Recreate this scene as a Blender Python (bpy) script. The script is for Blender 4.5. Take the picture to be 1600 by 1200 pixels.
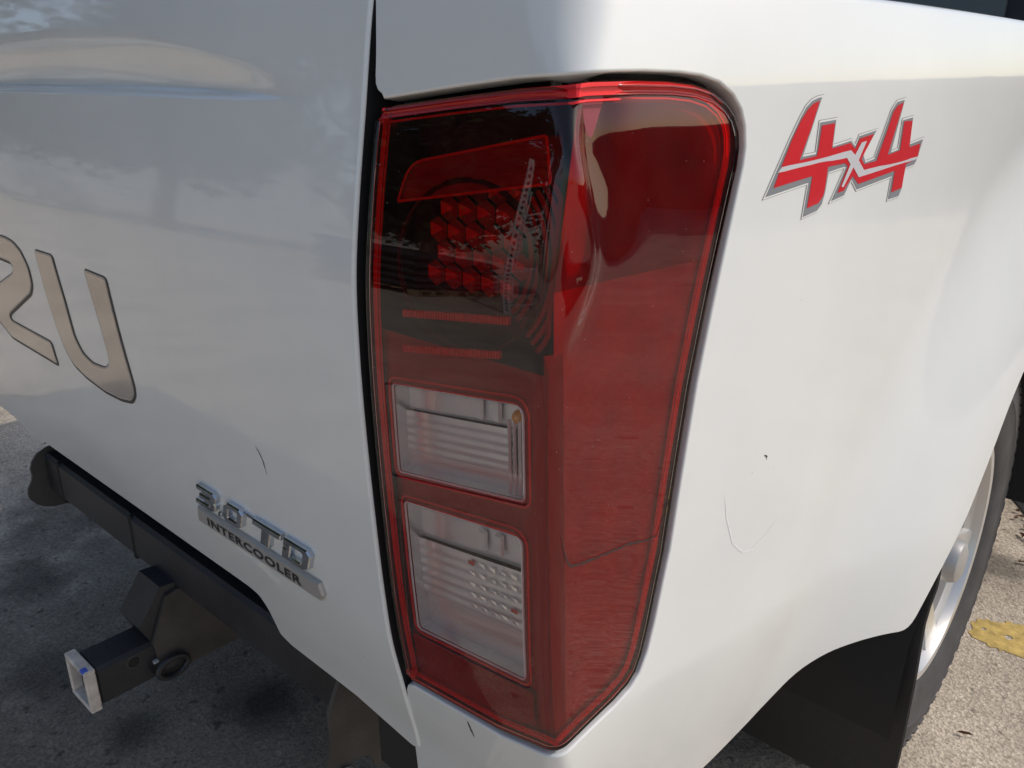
import bpy, math, random
from mathutils import Vector, Matrix
from mathutils.geometry import delaunay_2d_cdt

# ------------------------------------------------------------------ camera, sky, sun, exposure
for o in list(bpy.data.objects): bpy.data.objects.remove(o)
scene = bpy.context.scene
COL = scene.collection
R = math.radians
cam_d = bpy.data.cameras.new('camera'); cam = bpy.data.objects.new('camera', cam_d); COL.objects.link(cam)
cam_d.sensor_width = 36; cam_d.lens = 36*1300/1600; cam_d.clip_start = .02; cam_d.clip_end = 3000
cam.location = (.331, -.407, 1.18); cam.rotation_euler = (R(90-20.3), 0, R(42))
scene.camera = cam
SUN = Vector((.96, .64, 1.0)).normalized()          # towards the sun
world = bpy.data.worlds.new('World'); scene.world = world; world.use_nodes = True
wn = world.node_tree.nodes; wn.clear()
sky = wn.new('ShaderNodeTexSky'); sky.sky_type = 'NISHITA'; sky.sun_disc = False
sky.sun_elevation = math.asin(SUN.z); sky.sun_rotation = math.atan2(SUN.x, SUN.y)
sky.dust_density = 2.0; sky.ozone_density = .0
bg = wn.new('ShaderNodeBackground'); bg.inputs[1].default_value = .15
wo = wn.new('ShaderNodeOutputWorld')
world.node_tree.links.new(sky.outputs[0], bg.inputs[0]); world.node_tree.links.new(bg.outputs[0], wo.inputs[0])
sd = bpy.data.lights.new('sun', 'SUN'); sd.energy = 2.05; sd.angle = R(.53); sd.color = (1, .965, .91)
sun = bpy.data.objects.new('sun', sd); COL.objects.link(sun); sun.location = (6, 3, 7)
sun.rotation_euler = SUN.to_track_quat('Z', 'Y').to_euler()
scene.view_settings.view_transform = 'Standard'; scene.view_settings.look = 'None'
scene.view_settings.exposure = -0.10; scene.view_settings.gamma = 1
try:
    scene.cycles.transparent_max_bounces = 24; scene.cycles.max_bounces = 10
except Exception: pass

# ------------------------------------------------------------------ materials
def new_mat(name):
    m = bpy.data.materials.new(name); m.use_nodes = True; return m, m.node_tree.nodes, m.node_tree.links
def principled(name, col, rough=.5, metal=0., coat=0., ior=1.5, coat_rough=.03, spec=.5, bump=0., bscale=200., var=0., vscale=6.):
    m, n, l = new_mat(name); b = n['Principled BSDF']
    b.inputs['Base Color'].default_value = (*col, 1); b.inputs['Roughness'].default_value = rough
    b.inputs['Metallic'].default_value = metal; b.inputs['IOR'].default_value = ior
    b.inputs['Coat Weight'].default_value = coat; b.inputs['Coat Roughness'].default_value = coat_rough
    b.inputs['Specular IOR Level'].default_value = spec
    tc = n.new('ShaderNodeTexCoord')
    if var:
        nz = n.new('ShaderNodeTexNoise'); nz.inputs['Scale'].default_value = vscale; nz.inputs['Detail'].default_value = 6
        l.new(tc.outputs['Object'], nz.inputs['Vector'])
        cr = n.new('ShaderNodeValToRGB'); cr.color_ramp.elements[0].position = .3; cr.color_ramp.elements[1].position = .7
        cr.color_ramp.elements[0].color = (*[c*(1-var) for c in col], 1); cr.color_ramp.elements[1].color = (*[min(1, c*(1+var)) for c in col], 1)
        l.new(nz.outputs[0], cr.inputs[0]); l.new(cr.outputs[0], b.inputs['Base Color'])
    if bump:
        nb = n.new('ShaderNodeTexNoise'); nb.inputs['Scale'].default_value = bscale; nb.inputs['Detail'].default_value = 4
        l.new(tc.outputs['Object'], nb.inputs['Vector'])
        bp = n.new('ShaderNodeBump'); bp.inputs['Strength'].default_value = bump; bp.inputs['Distance'].default_value = .002
        l.new(nb.outputs[0], bp.inputs['Height']); l.new(bp.outputs[0], b.inputs['Normal'])
    return m
def paint_mat():
    m, n, l = new_mat('white_paint'); b = n['Principled BSDF']; tc = n.new('ShaderNodeTexCoord')
    b.inputs['Roughness'].default_value = .42; b.inputs['Coat Weight'].default_value = 1.; b.inputs['Coat IOR'].default_value = 1.6
    b.inputs['Specular IOR Level'].default_value = .25
    # faint road film and dust specks
    nz = n.new('ShaderNodeTexNoise'); nz.inputs['Scale'].default_value = 5; nz.inputs['Detail'].default_value = 8; nz.inputs['Roughness'].default_value = .6
    l.new(tc.outputs['Object'], nz.inputs['Vector'])
    cr = n.new('ShaderNodeValToRGB'); cr.color_ramp.elements[0].position = .35; cr.color_ramp.elements[1].position = .65
    cr.color_ramp.elements[0].color = (.735, .752, .738, 1); cr.color_ramp.elements[1].color = (.775, .788, .772, 1)
    l.new(nz.outputs[0], cr.inputs[0])
    vo = n.new('ShaderNodeTexVoronoi'); vo.inputs['Scale'].default_value = 42; l.new(tc.outputs['Object'], vo.inputs['Vector'])
    gt = n.new('ShaderNodeMath'); gt.operation = 'LESS_THAN'; gt.inputs[1].default_value = .028; l.new(vo.outputs['Distance'], gt.inputs[0])
    wn_ = n.new('ShaderNodeTexWhiteNoise'); l.new(vo.outputs['Position'], wn_.inputs['Vector'])
    g2 = n.new('ShaderNodeMath'); g2.operation = 'GREATER_THAN'; g2.inputs[1].default_value = .93; l.new(wn_.outputs['Value'], g2.inputs[0])
    mu = n.new('ShaderNodeMath'); mu.operation = 'MULTIPLY'; l.new(gt.outputs[0], mu.inputs[0]); l.new(g2.outputs[0], mu.inputs[1])
    mx = n.new('ShaderNodeMixRGB'); mx.inputs[2].default_value = (.3, .29, .26, 1); l.new(mu.outputs[0], mx.inputs[0]); l.new(cr.outputs[0], mx.inputs[1])
    l.new(mx.outputs[0], b.inputs['Base Color'])
    cr2 = n.new('ShaderNodeMapRange'); cr2.inputs[3].default_value = .02; cr2.inputs[4].default_value = .07
    n3 = n.new('ShaderNodeTexNoise'); n3.inputs['Scale'].default_value = 30; n3.inputs['Detail'].default_value = 5; l.new(tc.outputs['Object'], n3.inputs['Vector'])
    l.new(n3.outputs[0], cr2.inputs[0]); l.new(cr2.outputs[0], b.inputs['Coat Roughness'])
    # slight orange peel in the clear coat
    n4 = n.new('ShaderNodeTexNoise'); n4.inputs['Scale'].default_value = 9; n4.inputs['Detail'].default_value = 2; l.new(tc.outputs['Object'], n4.inputs['Vector'])
    bp = n.new('ShaderNodeBump'); bp.inputs['Strength'].default_value = .06; bp.inputs['Distance'].default_value = .004; l.new(n4.outputs[0], bp.inputs['Height'])
    l.new(bp.outputs[0], b.inputs['Coat Normal'])
    return m
def lens_mat(name, tint, dust=.10, rough=.02, ior=1.5):
    """moulded lamp plastic: tinted see-through body, Fresnel reflection, dust and hairline scratches on top"""
    m, n, l = new_mat(name); n.remove(n['Principled BSDF']); out = n['Material Output']; tc = n.new('ShaderNodeTexCoord')
    tr = n.new('ShaderNodeBsdfTransparent'); tr.inputs[0].default_value = (*tint, 1)
    gl = n.new('ShaderNodeBsdfGlossy'); gl.inputs['Roughness'].default_value = rough; gl.inputs[0].default_value = (1, 1, 1, 1)
    fr = n.new('ShaderNodeFresnel'); fr.inputs[0].default_value = ior
    mx = n.new('ShaderNodeMixShader'); l.new(fr.outputs[0], mx.inputs[0]); l.new(tr.outputs[0], mx.inputs[1]); l.new(gl.outputs[0], mx.inputs[2])
    df = n.new('ShaderNodeBsdfDiffuse'); df.inputs[0].default_value = (.55, .34, .32, 1)
    nz = n.new('ShaderNodeTexNoise'); nz.inputs['Scale'].default_value = 22; nz.inputs['Detail'].default_value = 8; nz.inputs['Roughness'].default_value = .7
    l.new(tc.outputs['Object'], nz.inputs['Vector'])
    mr = n.new('ShaderNodeMapRange'); mr.inputs[1].default_value = .35; mr.inputs[2].default_value = .8; mr.inputs[3].default_value = dust*.35; mr.inputs[4].default_value = dust*1.6
    l.new(nz.outputs[0], mr.inputs[0])
    vo = n.new('ShaderNodeTexVoronoi'); vo.inputs['Scale'].default_value = 260; l.new(tc.outputs['Object'], vo.inputs['Vector'])
    lt = n.new('ShaderNodeMath'); lt.operation = 'LESS_THAN'; lt.inputs[1].default_value = .11; l.new(vo.outputs['Distance'], lt.inputs[0])
    wn_ = n.new('ShaderNodeTexWhiteNoise'); l.new(vo.outputs['Position'], wn_.inputs['Vector'])
    g2 = n.new('ShaderNodeMath'); g2.operation = 'GREATER_THAN'; g2.inputs[1].default_value = .945; l.new(wn_.outputs['Value'], g2.inputs[0])
    mu = n.new('ShaderNodeMath'); mu.operation = 'MULTIPLY'; l.new(lt.outputs[0], mu.inputs[0]); l.new(g2.outputs[0], mu.inputs[1])
    m5 = n.new('ShaderNodeMath'); m5.operation = 'MULTIPLY_ADD'; m5.inputs[1].default_value = .4; l.new(mu.outputs[0], m5.inputs[0]); l.new(mr.outputs[0], m5.inputs[2])
    m2 = n.new('ShaderNodeMixShader'); l.new(m5.outputs[0], m2.inputs[0]); l.new(mx.outputs[0], m2.inputs[1]); l.new(df.outputs[0], m2.inputs[2])
    l.new(m2.outputs[0], out.inputs[0])
    return m
def ground_mat():
    m, n, l = new_mat('worn_concrete'); b = n['Principled BSDF']; tc = n.new('ShaderNodeTexCoord'); b.inputs['Roughness'].default_value = .9
    def noise(s, d=6, r=.6):
        q = n.new('ShaderNodeTexNoise'); q.inputs['Scale'].default_value = s; q.inputs['Detail'].default_value = d; q.inputs['Roughness'].default_value = r
        l.new(tc.outputs['Object'], q.inputs['Vector']); return q
    def ramp(src, p0, c0, p1, c1):
        q = n.new('ShaderNodeValToRGB'); q.color_ramp.elements[0].position = p0; q.color_ramp.elements[1].position = p1
        q.color_ramp.elements[0].color = (*c0, 1); q.color_ramp.elements[1].color = (*c1, 1); l.new(src, q.inputs[0]); return q
    def mul(a, c, f=1.):
        q = n.new('ShaderNodeMixRGB'); q.blend_type = 'MULTIPLY'; q.inputs[0].default_value = f; l.new(a, q.inputs[1]); l.new(c, q.inputs[2]); return q
    base = ramp(noise(1.3, 8).outputs[0], .3, (.64, .55, .45), .7, (.74, .65, .54))
    fine = ramp(noise(120, 8, .8).outputs[0], .36, (.56, .54, .51), .60, (1.12, 1.1, 1.07))
    c = mul(base.outputs[0], fine.outputs[0])
    vo = n.new('ShaderNodeTexVoronoi'); vo.inputs['Scale'].default_value = 170; l.new(tc.outputs['Object'], vo.inputs['Vector'])
    agg = ramp(vo.outputs['Color'], .15, (.72, .7, .68), .85, (1.2, 1.18, 1.14)); c = mul(c.outputs[0], agg.outputs[0], .75)
    st = ramp(noise(2.6, 9, .65).outputs[0], .40, (.55, .54, .53), .56, (1, 1, 1)); c = mul(c.outputs[0], st.outputs[0], .5)
    pit = ramp(noise(34, 3, .5).outputs[0], .30, (.35, .34, .33), .38, (1, 1, 1)); c = mul(c.outputs[0], pit.outputs[0], .8)
    # oil drips under and behind the tray, damp patch past the wheel, last entry a broad painted shade of the truck: (x, y, radius)
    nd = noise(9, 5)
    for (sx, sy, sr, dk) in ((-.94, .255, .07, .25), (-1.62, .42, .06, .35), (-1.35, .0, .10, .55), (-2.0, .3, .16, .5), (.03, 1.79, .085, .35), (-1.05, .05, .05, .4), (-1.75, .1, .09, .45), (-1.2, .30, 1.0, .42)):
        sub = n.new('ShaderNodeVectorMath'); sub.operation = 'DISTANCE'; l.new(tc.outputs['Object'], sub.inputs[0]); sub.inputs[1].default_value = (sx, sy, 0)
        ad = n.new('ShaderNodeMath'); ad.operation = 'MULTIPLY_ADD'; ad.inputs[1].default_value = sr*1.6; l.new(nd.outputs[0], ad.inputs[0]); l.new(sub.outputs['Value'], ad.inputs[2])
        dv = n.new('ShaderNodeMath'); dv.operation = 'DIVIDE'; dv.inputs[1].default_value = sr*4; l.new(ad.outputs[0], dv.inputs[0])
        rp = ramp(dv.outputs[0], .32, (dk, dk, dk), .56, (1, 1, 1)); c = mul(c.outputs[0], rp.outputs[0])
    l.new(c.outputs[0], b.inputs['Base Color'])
    bp = n.new('ShaderNodeBump'); bp.inputs['Strength'].default_value = .55; bp.inputs['Distance'].default_value = .006
    nb = noise(70, 8, .75); vb = n.new('ShaderNodeMath'); vb.operation = 'MULTIPLY_ADD'; vb.inputs[1].default_value = .5
    l.new(vo.outputs['Distance'], vb.inputs[0]); l.new(nb.outputs[0], vb.inputs[2]); l.new(vb.outputs[0], bp.inputs['Height']); l.new(bp.outputs[0], b.inputs['Normal'])
    return m

M = {}
M['paint'] = paint_mat()
M['ground'] = ground_mat()
M['lens'] = lens_mat('red_lens', (.84, .010, .020), .013, .012, 1.54)
M['lens_rim'] = lens_mat('red_lens_rim', (.97, .012, .035), .006, .03)
M['clear'] = lens_mat('clear_lens', (.95, .945, .945), .03, .012)
M['gap'] = principled('gap_black', (.012, .012, .013), .7)
M['black_plastic'] = principled('black_plastic', (.022, .022, .023), .5, bump=.3, bscale=500)
M['black_steel'] = principled('black_steel', (.022, .023, .026), .42, bump=.25, bscale=240, var=.35, vscale=14)
M['plate_steel'] = principled('dusty_steel', (.06, .054, .048), .6, bump=.3, bscale=160, var=.3, vscale=20)
M['rubber'] = principled('tyre_rubber', (.055, .052, .052), .75, bump=.35, bscale=320, var=.25, vscale=18)
M['flap'] = principled('flap_rubber', (.014, .014, .015), .6, bump=.25, bscale=300, var=.3, vscale=9)
M['alloy'] = principled('alloy_silver', (.62, .61, .59), .32, metal=.55, coat=.5)
M['chrome'] = principled('chrome', (.54, .57, .62), .045, metal=1.)
M['silver_satin'] = principled('satin_silver', (.46, .45, .44), .38, metal=.45)
M['ink'] = principled('black_print', (.012, .012, .013), .45)
M['dark_red'] = principled('dark_red_plastic', (.34, .04, .045), .3)
M['red_bead'] = principled('red_bead', (.97, .03, .04), .3)
M['red_reflector'] = principled('red_facets', (.50, .07, .045), .3, metal=.5)
M['lamp_black'] = principled('lamp_black', (.03, .02, .022), .3)
M['side_inner'] = principled('lamp_side_inner', (.60, .36, .345), .5, var=.15, vscale=30)
M['lamp_chrome'] = principled('lamp_chrome', (.95, .93, .92), .2, metal=.6)
M['white_bead'] = principled('white_bead', (.95, .93, .92), .3)
M['amber'] = principled('amber_bulb', (.75, .30, .04), .2, coat=1.)
M['grey_film'] = principled('grey_film', (.23, .24, .26), .35, coat=.6)
M['red_film'] = principled('red_film', (.62, .012, .022), .3, coat=.8)
M['silver_film'] = principled('silver_film', (.58, .57, .60), .35, coat=.6)
M['clear_film'] = principled('clear_film', (.80, .80, .77), .3, coat=.6)
M['film_edge'] = principled('film_edge', (.16, .15, .15), .5)
M['letter_silver'] = principled('letter_silver', (.44, .42, .40), .17, metal=.85, coat=.5)
M['glass'] = principled('dark_glass', (.03, .034, .034), .05, coat=1.)
M['yellow'] = principled('yellow_road_paint', (.60, .42, .13), .85, bump=.5, bscale=120, var=.3, vscale=45)
M['leaf'] = principled('dry_leaf', (.16, .075, .04), .8, var=.4, vscale=60)
M['scuff'] = principled('scuff', (.07, .07, .07), .8)
M['bag'] = principled('bag_plastic', (.035, .035, .037), .45, var=.4, vscale=4)
M['timber'] = principled('pallet_timber', (.26, .18, .11), .85, var=.3, vscale=7)
M['galv'] = principled('galvanised_steel', (.55, .55, .56), .4, metal=.3)
M['wall'] = principled('dark_masonry', (.11, .10, .10), .7, var=.2, vscale=.8)
M['shed_light'] = principled('shed_trim', (.5, .5, .48), .6)
M['bark'] = principled('bark', (.12, .085, .06), .9, bump=.6, bscale=30)
M['foliage'] = principled('foliage', (.055, .075, .028), .6, var=.5, vscale=3)
M['seat_white'] = principled('white_chalk', (.64, .57, .50), .6, var=.2, vscale=60)
M['pen'] = principled('blue_paint', (.08, .14, .6), .6)

# ------------------------------------------------------------------ mesh helpers
import numpy as np, bmesh
XC = -.82                                            # centre line of the truck
def link(name, verts, faces, mat, parent=None, normals=None, smooth=True, fmats=None):
    me = bpy.data.meshes.new(name); me.from_pydata([tuple(v) for v in verts], [], faces)
    mats = mat if isinstance(mat, (list, tuple)) else [mat]
    for q in mats: me.materials.append(q)
    if fmats: me.polygons.foreach_set('material_index', fmats)
    me.polygons.foreach_set('use_smooth', [smooth]*len(me.polygons))
    me.update()
    if normals is not None: me.normals_split_custom_set_from_vertices([tuple(q) for q in normals])
    o = bpy.data.objects.new(name, me); COL.objects.link(o)
    if parent is not None: o.parent = parent
    return o
def empty(name, loc=(0, 0, 0), rz=0.):
    o = bpy.data.objects.new(name, None); COL.objects.link(o); o.location = loc; o.rotation_euler = (0, 0, rz); o.empty_display_size = .1; return o
def tag(o, label=None, cat=None, group=None, kind=None):
    for k, v in (('label', label), ('category', cat), ('group', group), ('kind', kind)):
        if v: o[k] = v
    return o
class MB:
    """collects convex pieces, tubes and strips into one mesh"""
    def __init__(s): s.v = []; s.f = []
    def add(s, v, f):
        b = len(s.v); s.v += [tuple(q) for q in v]; s.f += [tuple(i+b for i in q) for q in f]; return s
    def hull(s, pts):
        bm = bmesh.new(); [bm.verts.new(p) for p in pts]; bm.verts.ensure_lookup_table()
        bmesh.ops.convex_hull(bm, input=bm.verts[:]); bmesh.ops.dissolve_limit(bm, angle_limit=.01, verts=bm.verts[:], edges=bm.edges[:])
        loose = [v for v in bm.verts if not v.link_faces]; bmesh.ops.delete(bm, geom=loose, context='VERTS')
        bm.verts.index_update(); s.add([v.co[:] for v in bm.verts], [[v.index for v in f.verts] for f in bm.faces]); bm.free(); return s
    def box(s, x0, x1, y0, y1, z0, z1, b=.002, mtx=None):
        b = min(b, (x1-x0)*.45, (y1-y0)*.45, (z1-z0)*.45); pts = []
        for x, sx in ((x0, 1), (x1, -1)):
            for y, sy in ((y0, 1), (y1, -1)):
                for z, sz in ((z0, 1), (z1, -1)):
                    pts += [(x, y+sy*b, z+sz*b), (x+sx*b, y, z+sz*b), (x+sx*b, y+sy*b, z)]
        if mtx is not None: pts = [mtx @ Vector(p) for p in pts]
        return s.hull(pts)
    def tube(s, path, r, n=8, closed=False):
        P_ = [Vector(p) for p in path]; N = len(P_); rings = []
        up = None
        for i, p in enumerate(P_):
            a = P_[(i-1) % N] if (closed or i) else p; c = P_[(i+1) % N] if (closed or i < N-1) else p
            t = (c-a).normalized()
            if up is None: up = t.orthogonal().normalized()
            up = (up-t*up.dot(t)); up = up.normalized() if up.length > 1e-6 else t.orthogonal().normalized()
            w = t.cross(up); rr = r[i] if isinstance(r, (list, tuple)) else r
            rings.append([p+(up*math.cos(2*math.pi*k/n)+w*math.sin(2*math.pi*k/n))*rr for k in range(n)])
        v = [q for g in rings for q in g]; f = []
        for i in range(N if closed else N-1):
            j = (i+1) % N
            for k in range(n): f.append((i*n+k, i*n+(k+1) % n, j*n+(k+1) % n, j*n+k))
        if not closed: f += [tuple(range(n))[::-1], tuple((N-1)*n+k for k in range(n))]
        return s.add(v, f)
    def lathe(s, prof, cx, cy, cz, n=64, closed=False):
        """revolve (radius, x) about an axis along x"""
        v = []; f = []; m = len(prof)
        for k in range(n):
            a = 2*math.pi*k/n
            v += [(cx+x, cy+r*math.sin(a), cz+r*math.cos(a)) for r, x in prof]
        for k in range(n):
            j = (k+1) % n
            for i in range(m if closed else m-1):
                q = (i+1) % m; f.append((k*m+i, k*m+q, j*m+q, j*m+i))
        return s.add(v, f)
    def build(s, name, mat, parent=None, smooth=False): 
        return link(name, s.v, s.f, mat, parent, smooth=smooth)
def autosmooth(o, ang=35):
    me = o.data; me.polygons.foreach_set('use_smooth', [True]*len(me.polygons))
    bm = bmesh.new(); bm.from_mesh(me)
    for e in bm.edges: e.smooth = not (len(e.link_faces) == 2 and e.calc_face_angle(0) > R(ang))
    bm.to_mesh(me); bm.free(); return o

# --- 2-D polygons
def area(p): return .5*sum(p[i-1][0]*p[i][1]-p[i][0]*p[i-1][1] for i in range(len(p)))
def ccw(p): return list(p) if area(p) > 0 else list(p)[::-1]
def cw(p): return ccw(p)[::-1]
def offset_right(p, d):
    n = len(p); out = []
    for i in range(n):
        a, b, c = p[i-1], p[i], p[(i+1) % n]
        e1 = (b[0]-a[0], b[1]-a[1]); e2 = (c[0]-b[0], c[1]-b[1]); l1 = math.hypot(*e1) or 1e-9; l2 = math.hypot(*e2) or 1e-9
        n1 = (e1[1]/l1, -e1[0]/l1); n2 = (e2[1]/l2, -e2[0]/l2)
        k = 1+n1[0]*n2[0]+n1[1]*n2[1]; k = max(k, .35)
        out.append((b[0]+d*(n1[0]+n2[0])/k, b[1]+d*(n1[1]+n2[1])/k))
    return out
def rounded(p, r, n=5):
    out = []; m = len(p); rs = r if isinstance(r, (list, tuple)) else [r]*m
    for i in range(m):
        a, b, c = p[i-1], p[i], p[(i+1) % m]
        l1 = math.dist(a, b); l2 = math.dist(b, c); t = min(rs[i], l1*.45, l2*.45)
        if t < 1e-5: out.append(b); continue
        p0 = (b[0]+(a[0]-b[0])*t/l1, b[1]+(a[1]-b[1])*t/l1); p2 = (b[0]+(c[0]-b[0])*t/l2, b[1]+(c[1]-b[1])*t/l2)
        for k in range(n+1):
            s = k/n; out.append(tuple((1-s)**2*p0[j]+2*s*(1-s)*b[j]+s*s*p2[j] for j in (0, 1)))
    return out
def resample(p, step):
    out = []
    for i in range(len(p)):
        a, b = p[i], p[(i+1) % len(p)]; L = math.dist(a, b)
        if L < 1e-6: continue
        k = max(1, int(math.ceil(L/step)))
        out += [(a[0]+(b[0]-a[0])*j/k, a[1]+(b[1]-a[1])*j/k) for j in range(k)]
    return out
def chaikin(p, it=2):
    for _ in range(it):
        q = []
        for i in range(len(p)):
            a, b = p[i], p[(i+1) % len(p)]; q += [(a[0]*.75+b[0]*.25, a[1]*.75+b[1]*.25), (a[0]*.25+b[0]*.75, a[1]*.25+b[1]*.75)]
        p = q
    return p
def inside(pts, loops):
    pts = np.asarray(pts, float); c = np.zeros(len(pts), bool); x, y = pts[:, 0], pts[:, 1]
    for p in loops:
        for i in range(len(p)):
            (x1, y1), (x2, y2) = p[i-1], p[i]
            if y1 == y2: continue
            k = ((y1 > y) != (y2 > y)) & (x < (x2-x1)*(y-y1)/(y2-y1)+x1); c ^= k
    return c
def near(pts, loops, d):
    pts = np.asarray(pts, float); m = np.full(len(pts), 1e9)
    for p in loops:
        for i in range(len(p)):
            a = np.array(p[i-1]); e = np.array(p[i])-a; L = e@e
            if L < 1e-14: continue
            t = np.clip(((pts-a)@e)/L, 0, 1); m = np.minimum(m, np.hypot(*(pts-a-t[:, None]*e).T))
    return m < d
def cdt(loops, ulist=(), zlist=(), keep=.002):
    """triangulate loops (first one outer, others holes) with grid points inside"""
    g = np.array([(u, z) for u in ulist for z in zlist]) if len(ulist) else np.zeros((0, 2))
    if len(g): g = g[inside(g, loops)]
    if len(g): g = g[~near(g, loops, keep)]
    pts = []; ed = []
    for p in loops:
        b = len(pts); pts += [Vector(q) for q in p]; ed += [(b+i, b+(i+1) % len(p)) for i in range(len(p))]
    nb = len(pts); pts += [Vector(q) for q in g]
    v, e, f, ov, oe, of = delaunay_2d_cdt(pts, ed, [], 0, 1e-7)
    v = [tuple(q) for q in v]
    c = np.array([[sum(v[i][k] for i in t)/3 for k in (0, 1)] for t in f])
    ok = inside(c, loops)
    f = [tuple(t) if area([v[i] for i in t]) > 0 else tuple(t)[::-1] for t, k in zip(f, ok) if k]
    first = {}
    for i, o in enumerate(ov):
        for q in o: first[q] = i
    return v, f, first
def frame(fn, u, z): return Vector(fn(u, z)), Vector(cnormal(u, z, fn=fn))
def patch(name, fn, outline, holes, ul, zl, rims, mat, parent=None, d0=0., keep=.002, rim_mat=0, hole_rims=None, last_mat=None):
    """skin over (u,z): outline / holes are true edges; rims = [(o,d)...] profile from the skin out to the edge"""
    inset = rims[-1][0] if rims else 0
    loops = [offset_right(ccw(outline), -inset)]; prof = [rims]
    for h in holes:
        hr = hole_rims if hole_rims is not None else rims
        loops.append(offset_right(cw(h), -(hr[-1][0] if hr else 0))); prof.append(hr)
    v2, f, first = cdt(loops, ul, zl, keep)
    V = []; N = []
    for (u, z) in v2:
        p, n = frame(fn, u, z); V.append(p+n*d0); N.append(n)
    F = list(f); FM = [0]*len(F); base = 0
    for lp, pr in zip(loops, prof):
        m = len(lp); ids = [first[base+i] for i in range(m)]; base += m
        if not pr: continue
        prev = ids; fr = [frame(fn, u, z) for u, z in lp]
        o1 = offset_right(lp, .002); O = [(Vector(fn(*o1[i]))-fr[i][0]) for i in range(m)]
        O = [(q-fr[i][1]*q.dot(fr[i][1])).normalized() for i, q in enumerate(O)]
        for k, (o, d) in enumerate(pr):
            a = pr[k-1] if k else (0, 0); c = pr[k+1] if k < len(pr)-1 else pr[k]
            do, dd = c[0]-a[0], c[1]-a[1]; L = math.hypot(do, dd) or 1
            lo = offset_right(lp, o); cur = []
            for i in range(m):
                p = Vector(fn(*lo[i])); n = fr[i][1]
                cur.append(len(V)); V.append(p+n*(d+d0)); N.append((n*(do/L)-O[i]*(dd/L)).normalized())
            for i in range(m):
                j = (i+1) % m; F.append((prev[i], cur[i], cur[j], prev[j])); FM.append(rim_mat if k < len(pr)-1 or last_mat is None else last_mat)
            prev = cur
    return link(name, V, F, mat, parent, N, fmats=FM)
def flat(name, fn, loops, d, mat, parent, ul=(), zl=()):
    v, f, _ = cdt(loops, ul, zl, .001)
    V = []; N = []
    for (u, z) in v:
        p, n = frame(fn, u, z); V.append(p+n*d); N.append(n)
    return link(name, V, f, mat, parent, N)
def rng(a, b, s):
    n = max(1, int(round((b-a)/s))); return [a+(b-a)*i/n for i in range(n+1)]
def roll(r, depth, n=4): return [(r*math.sin(math.pi/2*k/n), -r*(1-math.cos(math.pi/2*k/n))) for k in range(1, n+1)]+[(r, -depth)]

# ------------------------------------------------------------------ skins of the truck
def lerp_tab(tab,t):
    # smooth (cosine-free, Catmull-Rom) lookup in a table of (t,value) sorted by t
    n=len(tab)
    if t<=tab[0][0]:
        a,b=tab[0],tab[1]; return a[1]+(b[1]-a[1])*(t-a[0])/(b[0]-a[0])
    if t>=tab[-1][0]:
        a,b=tab[-2],tab[-1]; return b[1]+(b[1]-a[1])*(t-b[0])/(b[0]-a[0])
    for i in range(n-1):
        if t<=tab[i+1][0]: break
    x0,p0=tab[max(i-1,0)];x1,p1=tab[i];x2,p2=tab[i+1];x3,p3=tab[min(i+2,n-1)]
    h=x2-x1; s=(t-x1)/h
    m1=(p2-p0)/(x2-x0)*h; m2=(p3-p1)/(x3-x1)*h
    s2=s*s;s3=s2*s
    return (2*s3-3*s2+1)*p1+(s3-2*s2+s)*m1+(-2*s3+3*s2)*p2+(s3-s2)*m2
def sstep(a,b,x):
    t=min(1,max(0,(x-a)/(b-a))); return t*t*(3-2*t)
REAR=[(.42,.062),(.52,.046),(.58,.032),(.66,.016),(.73,.009),(.81,.004),(.90,.0),(.97,-.001),(1.03,.001),(1.09,.009),(1.16,.021),(1.22,.031),(1.29,.046)]
def rear_y(z): return lerp_tab(REAR,z)
SIDE=[(0,0.),(.06,.004),(.12,.010),(.19,.021),(.26,.033),(.33,.043),(.41,.052),(.5,.060),(.65,.068),(.85,.073),(1.1,.075),(2.0,.075)]
AXLE_Y,AXLE_Z,ARCH_R=1.08,.375,.48
def side_x(y,z):
    x=lerp_tab(SIDE,y) if y>0 else 0
    d=math.hypot(y-AXLE_Y,max(z-AXLE_Z,0.0)*.98)-ARCH_R
    x+=.068*(1-sstep(-.02,.27,d))
    x-=.30*max(0,.66-z)**1.35*(1-.55*(1-sstep(0,.25,d)))      # tuck under
    x-=.9*max(0,z-1.17)**1.7                                   # roll towards the rail
    return x
def fillet(z): return .016+.034*sstep(1.14,1.22,z)+.016*(1-sstep(.56,.66,z))
def corner(u,z):
    """outer skin of the right rear corner: u<0 runs along the rear, u>0 along the side"""
    r=fillet(z)
    if u<=-r: X,Y=u,0.
    elif u>=r: X,Y=0.,u
    else:
        t=(u+r)/(2*r); X=-r*(1-t)**2; Y=r*t*t
    w=1-sstep(.0,.30,Y)
    return (X+side_x(Y,z), Y+rear_y(z)*w, z)
def cnormal(u,z,e=.0015,fn=corner):
    a=fn(u+e,z);b=fn(u-e,z);c=fn(u,z+e);d=fn(u,z-e)
    t=[a[i]-b[i] for i in range(3)];s=[c[i]-d[i] for i in range(3)]
    n=(t[1]*s[2]-t[2]*s[1],t[2]*s[0]-t[0]*s[2],t[0]*s[1]-t[1]*s[0])
    l=math.sqrt(sum(q*q for q in n)); return tuple(q/l for q in n)
def off(u,z,d,fn=corner):
    p=fn(u,z);n=cnormal(u,z,fn=fn); return tuple(p[i]+n[i]*d for i in range(3))

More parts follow.
